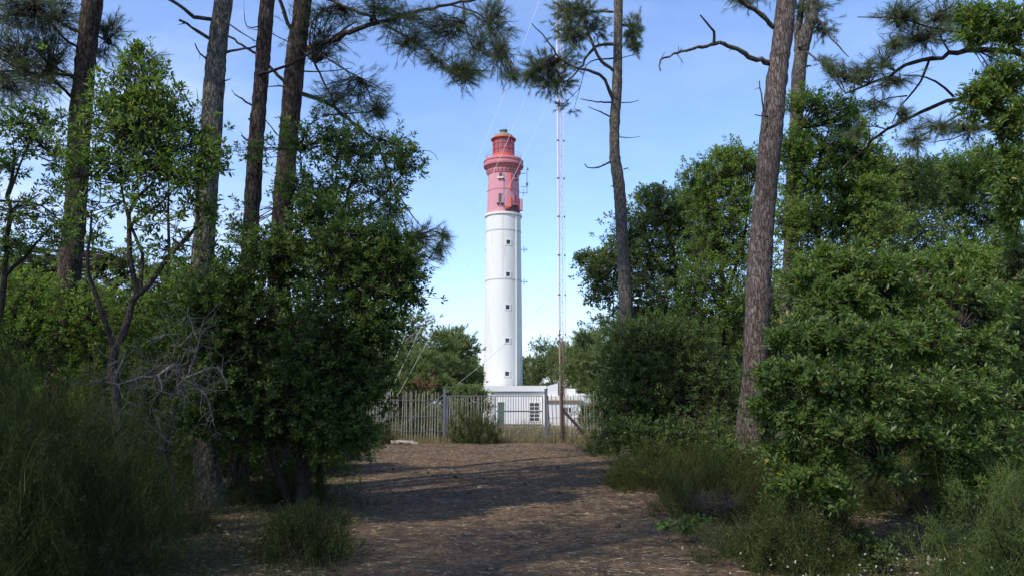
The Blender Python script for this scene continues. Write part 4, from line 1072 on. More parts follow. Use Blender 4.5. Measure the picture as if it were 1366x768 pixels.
# H: branches hanging in from a pine outside the right edge
bH = np.array([9.3, 12.0, float(gz(9.3, 12.0))])
pine('maritime_pine', 'pine reaching in from the right edge with two long dark boughs carrying cones', [bH, bH + [-.1, 0, 3], bH + [0, 0, 7], bH + [.2, .1, 12]], .22, .16,
     [limb([(1400, 95, 12), (1351, 70, 12), (1296, 67, 12), (1269, 72, 12), (1218, 84, 12), (1179, 104, 12), (1128, 125, 12)], .06, .014), limb([(1420, 60, 12), (1340, 118, 12.2), (1276, 131, 12.3), (1233, 148, 12.4), (1179, 176, 12.4), (1148, 203, 12.5), (1116, 232, 12.6)], .05, .014),
      limb([(1239, 82, 12), (1226, 113, 12), (1202, 141, 12), (1190, 165, 12)], .022, .008), limb([(1272, 129, 12.2), (1249, 109, 12.1), (1225, 102, 12), (1204, 101, 12)], .022, .008), limb([(1400, 70, 12), (1320, 50, 11.8), (1249, 39, 11.6), (1202, 25, 11.5), (1144, 23, 11.4)], .03, .007),
      limb([(1210, 128, 12), (1180, 132, 12), (1150, 148, 12)], .014, .005), limb([(1290, 145, 12.2), (1260, 165, 12), (1220, 185, 11.9)], .018, .006), limb([(1380, 120, 12), (1320, 165, 11.9), (1280, 182, 11.8), (1245, 190, 11.8)], .022, .007), limb([(1262, 55, 11.8), (1220, 50, 11.7), (1195, 53, 11.6)], .014, .005),
      limb([(1180, 172, 12.4), (1160, 168, 12.3), (1146, 173, 12.3)], .012, .005), limb([(1268, 72, 12), (1255, 50, 11.8), (1240, 15, 11.6)], .014, .005)],
     [lobe(1200, 22, 11.6, 30, 18, 55), lobe(1235, 48, 11.7, 34, 20, 60), lobe(1192, 60, 11.6, 16, 12, 22), lobe(1260, 20, 11.7, 30, 20, 50), lobe(1150, 98, 12, 28, 14, 36), lobe(1175, 82, 12, 20, 12, 20), lobe(1128, 98, 12.1, 18, 14, 22), lobe(1190, 110, 12, 26, 12, 28), lobe(1170, 140, 12.1, 18, 14, 18),
      lobe(1250, 172, 12, 26, 18, 36), lobe(1290, 172, 11.9, 26, 14, 30), lobe(1222, 188, 11.9, 18, 14, 26), lobe(1205, 155, 12, 16, 14, 16), lobe(1110, 98, 12.1, 10, 14, 12), lobe(1140, 178, 12.4, 14, 8, 8), lobe(1300, 35, 11.8, 30, 20, 40), lobe(1330, 90, 12, 20, 14, 16)]
     + high_crown(bH + [0, 0, 12.5], 3.0, 7, rr), 108, cones=14)
leafy('strawberry_tree', 'bright leafy foliage hanging in at the upper right edge with a few yellow leaves', 'tree', np.array([6.9, 9.0, float(gz(6.9, 9))]),
      [([np.array([6.9, 9, 0]), np.array([7.0, 9, 2]), P(1400, 200, 9), P(1390, 60, 9)], .09, .03), limb([(1396, 250, 9), (1350, 210, 9), (1320, 150, 9)], .03, .01), limb([(1395, 120, 9), (1350, 60, 9), (1310, 40, 9)], .03, .01)],
      [lobe(1345, 40, 9, 34, 30, 80), lobe(1305, 18, 9, 26, 18, 36), lobe(1345, 110, 9, 34, 24, 70), lobe(1302, 135, 9, 26, 22, 55), lobe(1345, 165, 9, 30, 26, 66), lobe(1350, 230, 9, 26, 40, 75), lobe(1300, 45, 9, 20, 16, 24), lobe(1352, 290, 9.2, 24, 30, 40), lobe(1330, 135, 8.9, 20, 16, 20)],
      M['arbutus'], 206, per_spray=15)

# evergreen oaks on the right, further off
leafy('holm_oak', 'greyish evergreen oak spreading left across the kinked pine', 'tree', B(906, 25),
      [limb([(906, 600, 25), (908, 480, 25), (905, 390, 25), (892, 360, 25), (860, 340, 25)], .16, .05), limb([(906, 400, 25), (900, 340, 25), (885, 300, 25)], .08, .03), limb([(860, 342, 25), (820, 340, 24.8), (790, 350, 24.6)], .04, .015), limb([(906, 420, 25), (925, 370, 25), (930, 330, 25)], .07, .02)],
      [lobe(880, 285, 25, 40, 28, 120), lobe(905, 305, 25, 34, 34, 110), lobe(845, 310, 25, 30, 24, 70), lobe(828, 340, 24.6, 34, 26, 90), lobe(798, 360, 24.5, 22, 22, 60), lobe(870, 345, 25, 46, 28, 130), lobe(835, 380, 24.6, 40, 18, 70), lobe(800, 392, 24.5, 18, 14, 26), lobe(900, 380, 25, 40, 40, 90), lobe(940, 340, 25.5, 34, 46, 100), lobe(918, 268, 25.5, 26, 22, 60), lobe(865, 262, 25, 24, 14, 40), lobe(780, 345, 24.4, 14, 12, 20), lobe(850, 420, 24.5, 50, 26, 100), lobe(905, 430, 25, 40, 30, 80)],
      M['oak'], 207, gather=.36, thick=3.1, L=0.075, W=0.044, per_spray=16, spread=.17)
leafy('evergreen_tree', 'brighter green rounded tree left of the big reddish pine trunk', 'tree', B(965, 22),
      [limb([(965, 610, 22), (968, 480, 22), (965, 380, 22), (958, 300, 22)], .14, .04), limb([(966, 400, 22), (990, 330, 22), (1000, 260, 22)], .06, .02), limb([(967, 420, 22), (935, 370, 21.8), (925, 400, 21.6)], .05, .02)],
      [lobe(955, 240, 22, 36, 26, 120), lobe(990, 222, 22, 32, 22, 90), lobe(935, 265, 22, 24, 24, 60), lobe(975, 280, 22, 46, 30, 130), lobe(950, 325, 22, 44, 34, 130), lobe(990, 345, 22, 44, 44, 140), lobe(940, 390, 21.6, 46, 36, 130), lobe(985, 430, 21.6, 46, 40, 120), lobe(925, 440, 21.6, 36, 30, 80), lobe(925, 235, 22, 20, 16, 36), lobe(975, 205, 22, 26, 14, 44)],
      M['oak_bright'], 208, gather=.36, thick=3.1, L=0.066, W=0.033, per_spray=16, spread=.15)
leafy('evergreen_tree', 'leafy tree between the forking pine and the hanging boughs', 'tree', B(1085, 17.5),
      [limb([(1085, 640, 17.5), (1095, 450, 17.5), (1092, 330, 17.5), (1095, 200, 17.5)], .12, .03), limb([(1093, 340, 17.5), (1130, 270, 17.3), (1140, 210, 17.2)], .05, .02), limb([(1092, 260, 17.5), (1070, 200, 17.5), (1068, 170, 17.4)], .03, .01)],
      [lobe(1078, 138, 17.5, 26, 20, 56), lobe(1115, 150, 17.4, 34, 26, 80), lobe(1072, 185, 17.5, 24, 26, 56), lobe(1115, 198, 17.4, 42, 26, 100), lobe(1090, 245, 17.5, 44, 30, 110), lobe(1135, 222, 17.3, 22, 18, 36), lobe(1075, 290, 17.4, 40, 32, 90), lobe(1120, 300, 17.4, 40, 34, 90), lobe(1095, 350, 17.2, 50, 30, 80), lobe(1165, 260, 17.2, 34, 28, 70), lobe(1175, 305, 17.0, 40, 30, 80), lobe(1062, 200, 17.0, 26, 26, 60), lobe(1058, 300, 17.0, 26, 40, 70), lobe(1145, 165, 17.2, 26, 16, 30), lobe(1160, 215, 17.2, 24, 18, 40), lobe(1150, 190, 17.2, 26, 20, 36), lobe(1060, 230, 17.6, 26, 40, 50), lobe(1140, 260, 17.2, 36, 26, 60)],
      M['oak_bright'], 209, gather=.36, thick=3.1, L=0.062, W=0.028, per_spray=15, spread=.12)
leafy('holm_oak', 'dark round evergreen oak under the hanging boughs', 'tree', B(1190, 21),
      [limb([(1190, 640, 21), (1185, 450, 21), (1190, 320, 21), (1185, 260, 21)], .14, .04), limb([(1188, 350, 21), (1230, 310, 21)], .06, .02)],
      [lobe(1180, 248, 21, 46, 26, 130), lobe(1150, 280, 21, 34, 30, 90), lobe(1215, 285, 21, 40, 32, 110), lobe(1180, 310, 21, 60, 30, 130), lobe(1205, 225, 21, 34, 16, 60), lobe(1165, 215, 21, 26, 14, 50), lobe(1180, 232, 21, 30, 16, 50), lobe(1140, 245, 21, 26, 20, 50), lobe(1220, 250, 21, 36, 22, 70), lobe(1160, 350, 20.6, 46, 34, 100), lobe(1220, 350, 20.8, 46, 34, 100)],
      M['oak'], 210, gather=.36, thick=3.1, L=0.066, W=0.033, per_spray=15, spread=.15)
leafy('evergreen_tree', 'broad pale green tree filling the skyline at the right edge', 'tree', B(1300, 23),
      [limb([(1300, 620, 23), (1295, 450, 23), (1290, 330, 23), (1285, 260, 23)], .16, .04), limb([(1292, 360, 23), (1340, 300, 23), (1350, 260, 23)], .07, .02)],
      [lobe(1285, 235, 23, 44, 22, 110), lobe(1265, 225, 23, 44, 18, 80), lobe(1320, 205, 23, 40, 18, 80), lobe(1230, 260, 23, 40, 26, 80), lobe(1330, 225, 23, 40, 22, 90), lobe(1250, 235, 23, 34, 20, 70), lobe(1255, 262, 23, 32, 30, 90), lobe(1320, 252, 23, 40, 26, 100), lobe(1290, 285, 23, 60, 32, 150), lobe(1350, 285, 23, 40, 40, 110), lobe(1270, 335, 22.8, 50, 34, 110), lobe(1335, 340, 22.8, 50, 36, 110), lobe(1370, 240, 23, 26, 30, 60)],
      M['oak_bright'], 211, gather=.36, thick=3.1, L=0.070, W=0.032, per_spray=15, spread=.15)
leafy('evergreen_shrub', 'dense dark evergreen shrub behind the broom, below the kinked pine', 'shrub', B(870, 18.5),
      [limb([(870, 625, 18.5), (872, 540, 18.5), (865, 460, 18.5)], .08, .02), limb([(872, 560, 18.5), (930, 490, 18.3)], .05, .02)],
      [lobe(860, 450, 18.5, 46, 26, 130), lobe(905, 455, 18.5, 44, 26, 120), lobe(830, 490, 18.4, 34, 34, 110), lobe(880, 500, 18.3, 60, 36, 170), lobe(940, 490, 18.2, 44, 44, 130), lobe(840, 545, 18.2, 40, 30, 100), lobe(910, 550, 18, 60, 36, 130), lobe(965, 540, 17.8, 40, 46, 100), lobe(812, 540, 18.2, 20, 26, 46), lobe(825, 580, 17.6, 30, 22, 70), lobe(875, 590, 17.0, 44, 26, 110), lobe(935, 590, 16.5, 44, 30, 110), lobe(975, 600, 16, 30, 26, 60)],
      M['laurel'], 212, thick=2.6, L=.06, W=.026, per_spray=15, spread=.12)
leafy('evergreen_shrub', 'leafy thicket behind and right of the big bright bush on the right', 'shrub', B(1290, 14),
      [limb([(1290, 650, 14), (1280, 520, 14), (1285, 420, 14)], .08, .02), limb([(1286, 540, 14), (1340, 470, 14)], .05, .02)],
      [lobe(1230, 365, 13, 44, 24, 80), lobe(1285, 350, 12.5, 40, 26, 80), lobe(1340, 365, 12, 36, 26, 70), lobe(1255, 415, 12, 46, 28, 90), lobe(1320, 425, 11.5, 44, 30, 90), lobe(1355, 480, 11, 34, 36, 80), lobe(1300, 500, 11.5, 50, 32, 80), lobe(1240, 480, 12.5, 44, 30, 60), lobe(1345, 560, 11, 36, 30, 60), lobe(1200, 420, 13, 40, 30, 60)],
      M['oak_bright'], 213, thick=2.2, L=.06, W=.026, per_spray=15, spread=.1)
leafy('evergreen_shrub', 'mid green leafy thicket just right of the big reddish trunk, behind the bright bush', 'shrub', B(1060, 13.5),
      [limb([(1062, 660, 13.5), (1060, 540, 13.5), (1065, 420, 13.5)], .05, .015)],
      [lobe(1065, 400, 13.5, 30, 34, 60), lobe(1100, 370, 13.5, 40, 34, 70), lobe(1070, 460, 13.4, 36, 40, 70), lobe(1050, 530, 13.3, 30, 40, 60), lobe(1100, 590, 13.3, 50, 36, 60), lobe(1180, 600, 13.4, 60, 30, 70), lobe(1270, 610, 13.4, 60, 26, 70), lobe(1340, 600, 13.4, 40, 30, 50)], M['oak'], 223, L=.06, W=.026)
# the big bright bush
leafy('strawberry_tree', 'big bright glossy leafy bush right of the reddish trunk, with dark hollow beneath', 'bush', B(1170, 8.8),
      [limb([(1100, 742, 8.6), (1105, 650, 8.6), (1095, 560, 8.6), (1100, 480, 8.6), (1130, 400, 8.6)], .05, .014), limb([(1240, 720, 8.7), (1235, 640, 8.7), (1220, 560, 8.6), (1190, 470, 8.6), (1190, 400, 8.6)], .06, .014),
       limb([(1228, 600, 8.7), (1260, 520, 8.6), (1280, 440, 8.6)], .035, .012), limb([(1100, 600, 8.6), (1060, 540, 8.4), (1045, 510, 8.3)], .025, .008), limb([(1236, 650, 8.7), (1300, 560, 8.5), (1320, 490, 8.5)], .03, .01), limb([(1150, 600, 8.4), (1190, 625, 8.0), (1240, 632, 7.8)], .010, .004)],
      [lobe(1125, 350, 8.7, 34, 16, 50), lobe(1160, 362, 8.6, 32, 20, 56), lobe(1078, 378, 8.6, 28, 18, 44), lobe(1120, 398, 8.4, 40, 22, 70), lobe(1185, 405, 8.8, 36, 24, 60), lobe(1262, 385, 8.9, 40, 20, 56), lobe(1310, 415, 9.0, 34, 22, 46), lobe(1225, 425, 8.6, 36, 20, 50),
       lobe(1078, 442, 8.3, 38, 22, 70), lobe(1150, 452, 8.1, 44, 24, 84), lobe(1225, 462, 8.5, 44, 26, 70), lobe(1300, 465, 8.8, 40, 26, 60), lobe(1042, 498, 8.2, 38, 16, 56), lobe(1100, 505, 8.0, 42, 22, 80), lobe(1175, 520, 8.0, 46, 24, 84),
       lobe(1250, 525, 8.2, 46, 24, 76), lobe(1318, 530, 8.6, 34, 28, 50), lobe(1062, 555, 8.2, 40, 20, 56), lobe(1130, 568, 7.9, 46, 20, 66), lobe(1210, 580, 8.1, 44, 18, 50), lobe(1285, 588, 8.4, 42, 20, 46), lobe(1100, 612, 8.1, 34, 16, 30), lobe(1180, 622, 8.0, 22, 12, 14),
       lobe(1262, 628, 8.4, 30, 14, 18), lobe(1022, 512, 8.1, 18, 10, 16), lobe(1050, 606, 8.3, 26, 20, 26), lobe(1205, 352, 8.9, 20, 10, 14), lobe(1060, 352, 8.7, 12, 8, 7), lobe(1335, 590, 8.5, 26, 24, 26), lobe(1345, 390, 9.2, 22, 16, 20), lobe(1150, 332, 8.7, 12, 12, 10), lobe(1098, 334, 8.7, 12, 14, 10), lobe(1032, 450, 8.3, 16, 12, 14), lobe(1018, 540, 8.1, 14, 10, 12), lobe(1240, 352, 8.9, 14, 14, 12), lobe(1290, 362, 8.9, 12, 16, 12), lobe(1085, 640, 8.0, 34, 16, 34), lobe(1120, 665, 7.9, 22, 14, 18), lobe(1052, 640, 8.2, 24, 18, 24), lobe(1320, 640, 8.4, 34, 18, 30)],
      M['arbutus'], 214, L=.060, W=.022, per_spray=15, gather=.44, thick=2.7)
leafy('holm_oak', 'greyish small-leaved oak foliage at the middle of the right edge', 'tree', B(1375, 9.6),
      [limb([(1385, 720, 9.6), (1375, 560, 9.6), (1370, 420, 9.6)], .07, .02)],
      [lobe(1350, 400, 9.6, 26, 34, 70), lobe(1352, 460, 9.5, 28, 36, 80), lobe(1350, 530, 9.5, 30, 36, 80), lobe(1355, 340, 9.6, 22, 30, 46)], M['oak'], 215, L=.045, W=.024, per_spray=16)
leafy('evergreen_sapling', 'bright leafy sapling at the foot of the big reddish trunk', 'sapling', B(965, 13),
      [limb([(965, 668, 13), (962, 620, 13), (958, 575, 13)], .02, .006)], [lobe(962, 582, 13, 16, 22, 20), lobe(980, 610, 12.9, 22, 12, 20), lobe(1030, 610, 12.8, 20, 10, 14), lobe(958, 615, 13, 12, 14, 10)], M['arbutus'], 216, per_spray=12)
leafy('evergreen_sapling', 'small low leafy sapling in the hollow under the bright bush', 'sapling', B(1168, 8),
      [limb([(1168, 760, 8), (1170, 735, 8), (1166, 715, 8)], .010, .004)], [lobe(1168, 722, 8, 20, 12, 10), lobe(1180, 745, 7.9, 26, 14, 16)], M['laurel'], 217, L=.045, W=.02, per_spray=9)
leafy('evergreen_sapling', 'low creeping leafy plant at the right edge of the path', 'sapling', B(915, 9.6),
      [limb([(915, 710, 9.6), (918, 700, 9.6), (922, 692, 9.6)], .010, .004)], [lobe(915, 700, 9.6, 26, 8, 24), lobe(930, 692, 9.7, 16, 8, 12)], M['arbutus'], 218, L=.05, W=.022, per_spray=9)

broom('broom_shrub', 'large rounded dark broom at the right verge near the fence', 2.9, 15.6, 1.1, 1.0, 13000, 305, W=.005)
broom('broom_shrub', 'tall dark broom between the verge broom and the reddish trunk', 3.6, 13.2, 1.1, 1.25, 14000, 306, W=.005)
broom('broom_shrub', 'low broom at the right verge with dead straw-coloured switches beside it', 3.1, 11.8, .9, 1.0, 9000, 307, W=.005)
broom('broom_shrub', 'broom bush at the bottom right, left of the hollow under the bright bush', 2.75, 8.2, .75, .85, 10000, 308, W=.0035)
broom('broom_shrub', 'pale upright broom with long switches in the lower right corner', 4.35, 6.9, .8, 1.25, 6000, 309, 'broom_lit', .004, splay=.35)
broom('broom_shrub', 'broom growing at the very right edge above the corner grass', 5.2, 7.6, .7, 1.3, 6000, 310, W=.004, splay=.45)
broom('broom_shrub', 'small broom at the far right end of the path beside the fence', 3.4, 25.0, 1.2, 1.3, 6000, 311, W=.009)
broom('broom_shrub', 'dark broom deep in the shaded hollow behind the stems of the bright bush', 5.4, 11.2, 1.0, 1.15, 7000, 316, W=.005)
broom('broom_shrub', 'dark broom at the foot of the big reddish trunk', 4.35, 12.4, 1.0, 1.0, 7000, 317, W=.005)
broom('broom_shrub', 'dark broom in shade near the middle of the right edge', 7.0, 11.6, 1.1, 1.2, 6000, 318, W=.005)
# dead broom clump
rng = np.random.default_rng(41); mb = MB(); c0 = np.array([2.75, 11.2, float(gz(2.75, 11.2))])
d = nrm(rng.normal(0, .5, (700, 3)) + [0, 0, .8]); blades(mb, c0 + rng.normal(0, .16, (700, 3)) * [1, 1, .2] + [0, 0, .25], d, np.array([.3, -.1, -1.2]) + rng.normal(0, .3, (700, 3)), rng.uniform(.25, .6, 700), .004, rng)
solo('dead_broom', mb, M['dead_switch'], c0, 'clump of dead drooping straw-coloured switches at the right verge', 'dead shrub')

# ------------------------------------------------------------------ things by the fence
broom('broom_shrub', 'dark bushy broom growing against the left leaf of the gate', fx(636), FY - .75, 1.05, 1.75, 5000, 312, W=.010)
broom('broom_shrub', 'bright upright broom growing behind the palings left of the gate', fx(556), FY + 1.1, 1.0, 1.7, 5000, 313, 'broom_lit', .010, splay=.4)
broom('broom_shrub', 'small greyish broom in front of the palings', fx(512), FY - .7, .7, 1.05, 3000, 314, W=.010)
broom('broom_shrub', 'pale broom behind the palings nearest the dark evergreen', fx(492), FY + .9, .9, 1.2, 3500, 315, 'broom_lit', .010, splay=.5)
leafy('evergreen_shrub', 'rounded grey-green shrub behind the gate post, before the white building', 'shrub', B(625, 48),
      [limb([(625, 575, 48), (622, 545, 48), (625, 525, 48)], .08, .03)], [lobe(612, 520, 48, 14, 9, 50), lobe(632, 524, 48, 18, 9, 70), lobe(620, 540, 48, 26, 14, 90), lobe(645, 540, 48, 10, 10, 30)], M['oak'], 219, L=.11, W=.05, spread=.25)
leafy('evergreen_shrub', 'dark shrub growing in front of the narrow shed', 'shrub', B(783, 60),
      [limb([(783, 572, 60), (785, 555, 60), (783, 545, 60)], .08, .03)], [lobe(782, 552, 60, 10, 14, 60), lobe(795, 545, 60, 12, 16, 60), lobe(776, 560, 60, 9, 8, 30)], M['oak'], 220, L=.12, W=.05, spread=.25)
mb = MB(); rng = np.random.default_rng(8)
a, b = P(522, 583.5, 31.2), P(558, 586, 31.0)
a[2] = gz(a[0], a[1]) + .10; b[2] = gz(b[0], b[1]) + .07
tube(mb, spline([a, (a + b) / 2 + [0, 0, .03], b], 10), [.07, .085, .075, .03], 9, .14, rng)
M['pale_log'] = bark_mat('pale_log', (.20, .17, .13), (.42, .38, .31), (.58, .54, .46), 12, .5, None, .01)
solo('fallen_log', mb, M['pale_log'], a, 'pale bleached log lying in grass before the palings', 'log')

# ------------------------------------------------------------------ far trees
def far_pine(name, label, base, H, R, seed, group=None, n=13, per=90):
    rng = np.random.default_rng(seed); base = np.array(base, float)
    t = thing(name, label, 'pine tree', base, group)
    tip = base + np.array([rng.normal(0, .4), 0, H * .8]); mb = MB()
    sk = wood(mb, [([base - [0, 0, .2], base * .5 + tip * .5 + [rng.normal(0, .3), 0, 0], tip], H * .022, H * .008)], rng, 8, .06, 2)
    lob = []
    for k in range(n):
        d = nrm(rng.normal(size=3)); f = rng.uniform(.35, .95)
        lob.append((base + np.array([0, 0, H * .62]) + d * f * np.array([R, R, H * .34]), np.array([R, R, H * .22]) * rng.uniform(.26, .42), per))
        mid = lob[-1][0]; k0 = sk[min(len(sk) - 1, int(len(sk) * np.clip((mid[2] - base[2]) / H - .08, .3, 1)))]
        s_ = spline([k0, (k0 + mid) / 2 + rng.normal(0, .2, 3), mid], 6); tube(mb, s_, [H * .008, H * .003], 5); sk = np.vstack([sk, s_])
    part('trunk', mb, M['grey_bark'], t, True)
    cp, cd, a, b, r = ends(rng, lob, sk, 8, .26, .4)
    mb = MB(); prisms(mb, a, b, r[:, 0], r[:, 1]); part('twigs', mb, M['twig'], t)
    mb = MB(); tufts(mb, rng, cp, cd + [0, 0, .5], 16, .42, .055, .25); part('crown', mb, M['far_needle'], t)
    return t
def at(px, Y): x = P(px, 560, Y)[0]; return np.array([x, Y, float(gz(x, Y))])
def Htop(py, Y, px): return P(px, py, Y)[2] - float(gz(P(px, 560, Y)[0], Y))
near_pines = [(566, 74, 402, 5.0, 'round-crowned pine behind the palings, left of the lighthouse, bare grey branch in its crown'),
              (520, 84, 410, 5.2, 'pine half hidden by the dark evergreen, behind the left palings'),
              (604, 92, 452, 4.2, 'smaller pine close to the left side of the lighthouse'),
              (634, 142, 474, 4.5, 'low distant pine touching the left edge of the lighthouse'),
              (545, 64, 462, 3.2, 'young bushy pine just behind the palings'),
              (592, 80, 432, 4.4, 'round pine between the tallest left one and the lighthouse'),
              (792, 124, 425, 5.0, 'tall bushy pine behind the annex, right of the mast'),
              (735, 150, 438, 6.0, 'pine standing between lighthouse and mast, far behind'),
              (812, 70, 425, 4.0, 'pine partly hidden by the dark shrub right of the annex'),
              (704, 165, 462, 5.0, 'dim far pine just right of the lighthouse shaft'),
              (765, 130, 440, 5.5, 'pine far behind, directly right of the mast'),
              (560, 100, 440, 5.5, 'broad pine further back behind the left palings, filling the skyline'),
              (840, 95, 430, 5.0, 'pine behind the kinked pine trunk, low in the gap')]
for k, (px, Y, py, R, lab) in enumerate(near_pines):
    far_pine('bushy_pine', lab, at(px, Y), Htop(py, Y, px), R, 400 + k, 'pines behind the fence', 18, 150)
# reddish dying sprays on one young pine
rng = np.random.default_rng(12); c0 = P(567, 508, 58); c0b = at(567, 58)
yp = thing('dead_pine_sapling', 'small reddish brown dead pine sapling behind the palings', 'sapling', c0b)
mb = MB(); tube(mb, spline([c0b, (c0b + c0) / 2 + [.05, 0, 0], c0 + [0, 0, .4]], 8), [.05, .02], 6); part('trunk', mb, M['twig'], yp)
mb = MB(); cp = c0 + rng.normal(0, 1, (60, 3)) * [.45, .45, .35]; tufts(mb, rng, cp, nrm(cp - c0 + [0, 0, .3]), 20, .25, .02); part('crown', mb, M['red_needle'], yp)
# background trees: prototypes, then copies of each with its parts
p1 = far_pine('forest_pine', 'pine of the surrounding wood, seen small through gaps or above the fence', (0, 0, 0), 10, 3.6, 450, 'forest pines all around', 14, 90)
def far_leafy(label, group, seed, mat):
    rng = np.random.default_rng(seed); lob = [(np.array([0, 0, 3.4]) + nrm(rng.normal(size=3)) * rng.uniform(.3, 1) * np.array([2.2, 2.2, 2.2]), np.array([1., 1., .8]) * rng.uniform(.7, 1.2), 70) for _ in range(15)]
    lob += [(np.array([rng.normal(0, 1.2), rng.normal(0, 1.2), rng.uniform(.4, 1.4)]), np.array([1.1, 1.1, .7]), 60) for _ in range(6)]
    return leafy('forest_shrub', label, 'tree', np.array([0., 0, 0]), [([np.array([0, 0, -.3]), np.array([.1, 0, 2]), np.array([0, .1, 4.5])], .14, .04), ([np.array([0, 0, 1]), np.array([.8, .3, 2.5]), np.array([1.4, .5, 3.6])], .07, .03)], lob, mat, seed, L=.085, W=.042, per_spray=15, spread=.18, group=group)
p2 = far_leafy('evergreen undergrowth tree in the wood behind the left thicket', 'undergrowth behind the left thicket', 460, M['oak_bright'])
p3 = far_leafy('evergreen undergrowth tree in the wood on the right or beyond the fence', 'undergrowth in the wood', 461, M['oak'])
rng = np.random.default_rng(19)
def put(proto, px, Y, s, used=[]):
    o = proto if proto not in used else copy_tree(proto)
    used.append(proto)
    p = at(px, Y); o.location = p; o.rotation_euler = (0, 0, rng.uniform(0, 6.28)); s *= rng.uniform(.92, 1.08); o.scale = (s, s, s * rng.uniform(.9, 1.1))
    return o
for px, Y, s in ((20, 44, .95), (90, 50, 1.0), (165, 46, .85), (235, 55, 1.0), (320, 52, .95), (395, 60, 1.05), (455, 66, 1.0), (-60, 40, 1.0), (130, 70, 1.3), (280, 75, 1.3), (430, 84, 1.3), (485, 74, .95), (535, 150, 1.3), (590, 160, 1.2), (640, 185, 1.3), (500, 170, 1.3), (700, 190, 1.2), (740, 185, 1.2), (790, 160, 1.3), (830, 150, 1.3), (880, 120, 1.3)):
    put(p1, px, Y, s)
for px, Y, s in ((110, 20, .62), (190, 22, .72), (262, 24, .68), (330, 21, .6), (25, 18, .7), (-50, 16, .8), (380, 28, .66), (150, 30, .95), (60, 27, .95), (295, 34, .9), (435, 38, .8), (220, 17.5, .5), (-20, 24, 1.0), (345, 40, 1.0), (95, 15.5, .45), (330, 17, .36), (390, 18, .34), (275, 19, .4), (440, 20, .36), (200, 16, .4)):
    put(p2, px, Y, s)
for px, Y, s in ((500, 60, .55), (530, 90, .7), (575, 120, .8), (620, 130, .7), (725, 150, .9), (760, 145, .9), (800, 100, .9), (830, 80, .8), (870, 60, .9)):
    put(p3, px, Y, s)
for px, Y, s in ((1120, 27, 1.0), (1230, 28, 1.05), (1340, 27, 1.0), (1060, 26, .95), (1000, 30, 1.0), (1180, 17, .6), (1260, 18, .62), (1340, 17.5, .7), (1400, 16, .8), (1120, 15, .42), (960, 34, 1.0), (900, 40, 1.1), (850, 46, 1.1), (1300, 36, 1.4), (1150, 38, 1.4), (1020, 42, 1.4), (1420, 26, 1.2)):
    put(p3, px, Y, s)
# pines standing beside the path behind the viewer's left shoulder: they shade the path
for k, (x, y, h) in enumerate(((-6.6, 1.5, 12.5), (-8.6, 6.5, 13.5), (-4.6, -3.5, 12.0), (-9.5, -1.5, 14.0), (-7.6, 10.2, 13.0), (-2.2, -7.5, 13), (-11.5, -.5, 12), (-13, 3.2, 12.5), (-9.2, -4.6, 12))):
    b0 = np.array([x, y, float(gz(x, y))]); r_ = np.random.default_rng(600 + k)
    if k == 0: 
        lead = pine('maritime_pine', 'tall pine left of the path beside the viewer, its crown shading the ground', [b0, b0 + [.15, 0, h * .4], b0 + [.1, .1, h * .8], b0 + [.3, 0, h]], .2, .12, [], high_crown(b0 + [.3, 0, h], 3.3, 13, r_, 48), 600, need=30, W=.009, L=.17, group='pines beside the viewer')
    else:
        o = copy_tree(lead); o.location = b0 - [0, 0, .1]; o.rotation_euler = (0, 0, 1.3 * k); s = h / 12.5; o.scale = (s, s, s)

# ------------------------------------------------------------------ ground cover
rng = np.random.default_rng(23)
def scatter(n, ylo, yhi, power=2.0):
    """denser near the viewer"""
    return ylo + (yhi - ylo) * rng.uniform(0, 1, n) ** power
n = 70000
y = scatter(n, 3.5, 32, 1.5); l, r = path_edges(y); x = l - .5 + (r - l + 1.0) * rng.uniform(0, 1, n)
mb = MB(); a = rng.uniform(0, 2 * math.pi, n)
clump = .5 + .5 * np.sin(x * 2.3 + np.sin(y * 1.7) * 2) * np.sin(y * 1.9 + x)
keep = rng.uniform(0, 1, n) < .35 + .65 * clump; x, y, a = x[keep], y[keep], a[keep]; n = len(x)
pos = np.stack([x, y, gz(x, y) + .012 + rng.uniform(0, .012, n)], 1)
needles(mb, pos, np.stack([np.cos(a), np.sin(a), rng.normal(.03, .07, n)], 1), rng.uniform(.06, .16, n), np.where(y > 12, .009, .006), rng)
n3 = 26000; y3 = scatter(n3, 5, 26, 1.4); x3 = rng.normal(0, 1, n3); l, r = path_edges(y3); x3 = np.where(x3 < 0, l + x3 * 2.6, r + x3 * 2.6); a3 = rng.uniform(0, 6.28, n3)
needles(mb, np.stack([x3, y3, gz(x3, y3) + .012], 1), np.stack([np.cos(a3), np.sin(a3), rng.normal(.05, .1, n3)], 1), rng.uniform(.06, .16, n3), np.where(y3 > 12, .009, .006), rng)
x4 = np.r_[rng.uniform(2.6, 8, 4200), rng.uniform(-7, -2, 2600)]; y4 = rng.uniform(6, 14, len(x4)); a4 = rng.uniform(0, 6.28, len(x4))
leaves(mb, np.stack([x4, y4, gz(x4, y4) + .014], 1), np.stack([np.cos(a4), np.sin(a4), rng.normal(0, .12, len(x4))], 1), rng.normal(0, .3, (len(x4), 3)) + [0, 0, 1], rng.uniform(.04, .08, len(x4)), rng.uniform(.015, .03, len(x4)))
m_ = 3400; y2 = scatter(m_, 4, 30, 1.6); l, r = path_edges(y2); x2 = l - .8 + (r - l + 1.6) * rng.uniform(0, 1, m_); a2 = rng.uniform(0, 6.28, m_)
leaves(mb, np.stack([x2, y2, gz(x2, y2) + .016], 1), np.stack([np.cos(a2), np.sin(a2), rng.normal(0, .1, m_)], 1), rng.normal(0, .25, (m_, 3)) + [0, 0, 1], rng.uniform(.03, .06, m_), rng.uniform(.012, .024, m_))
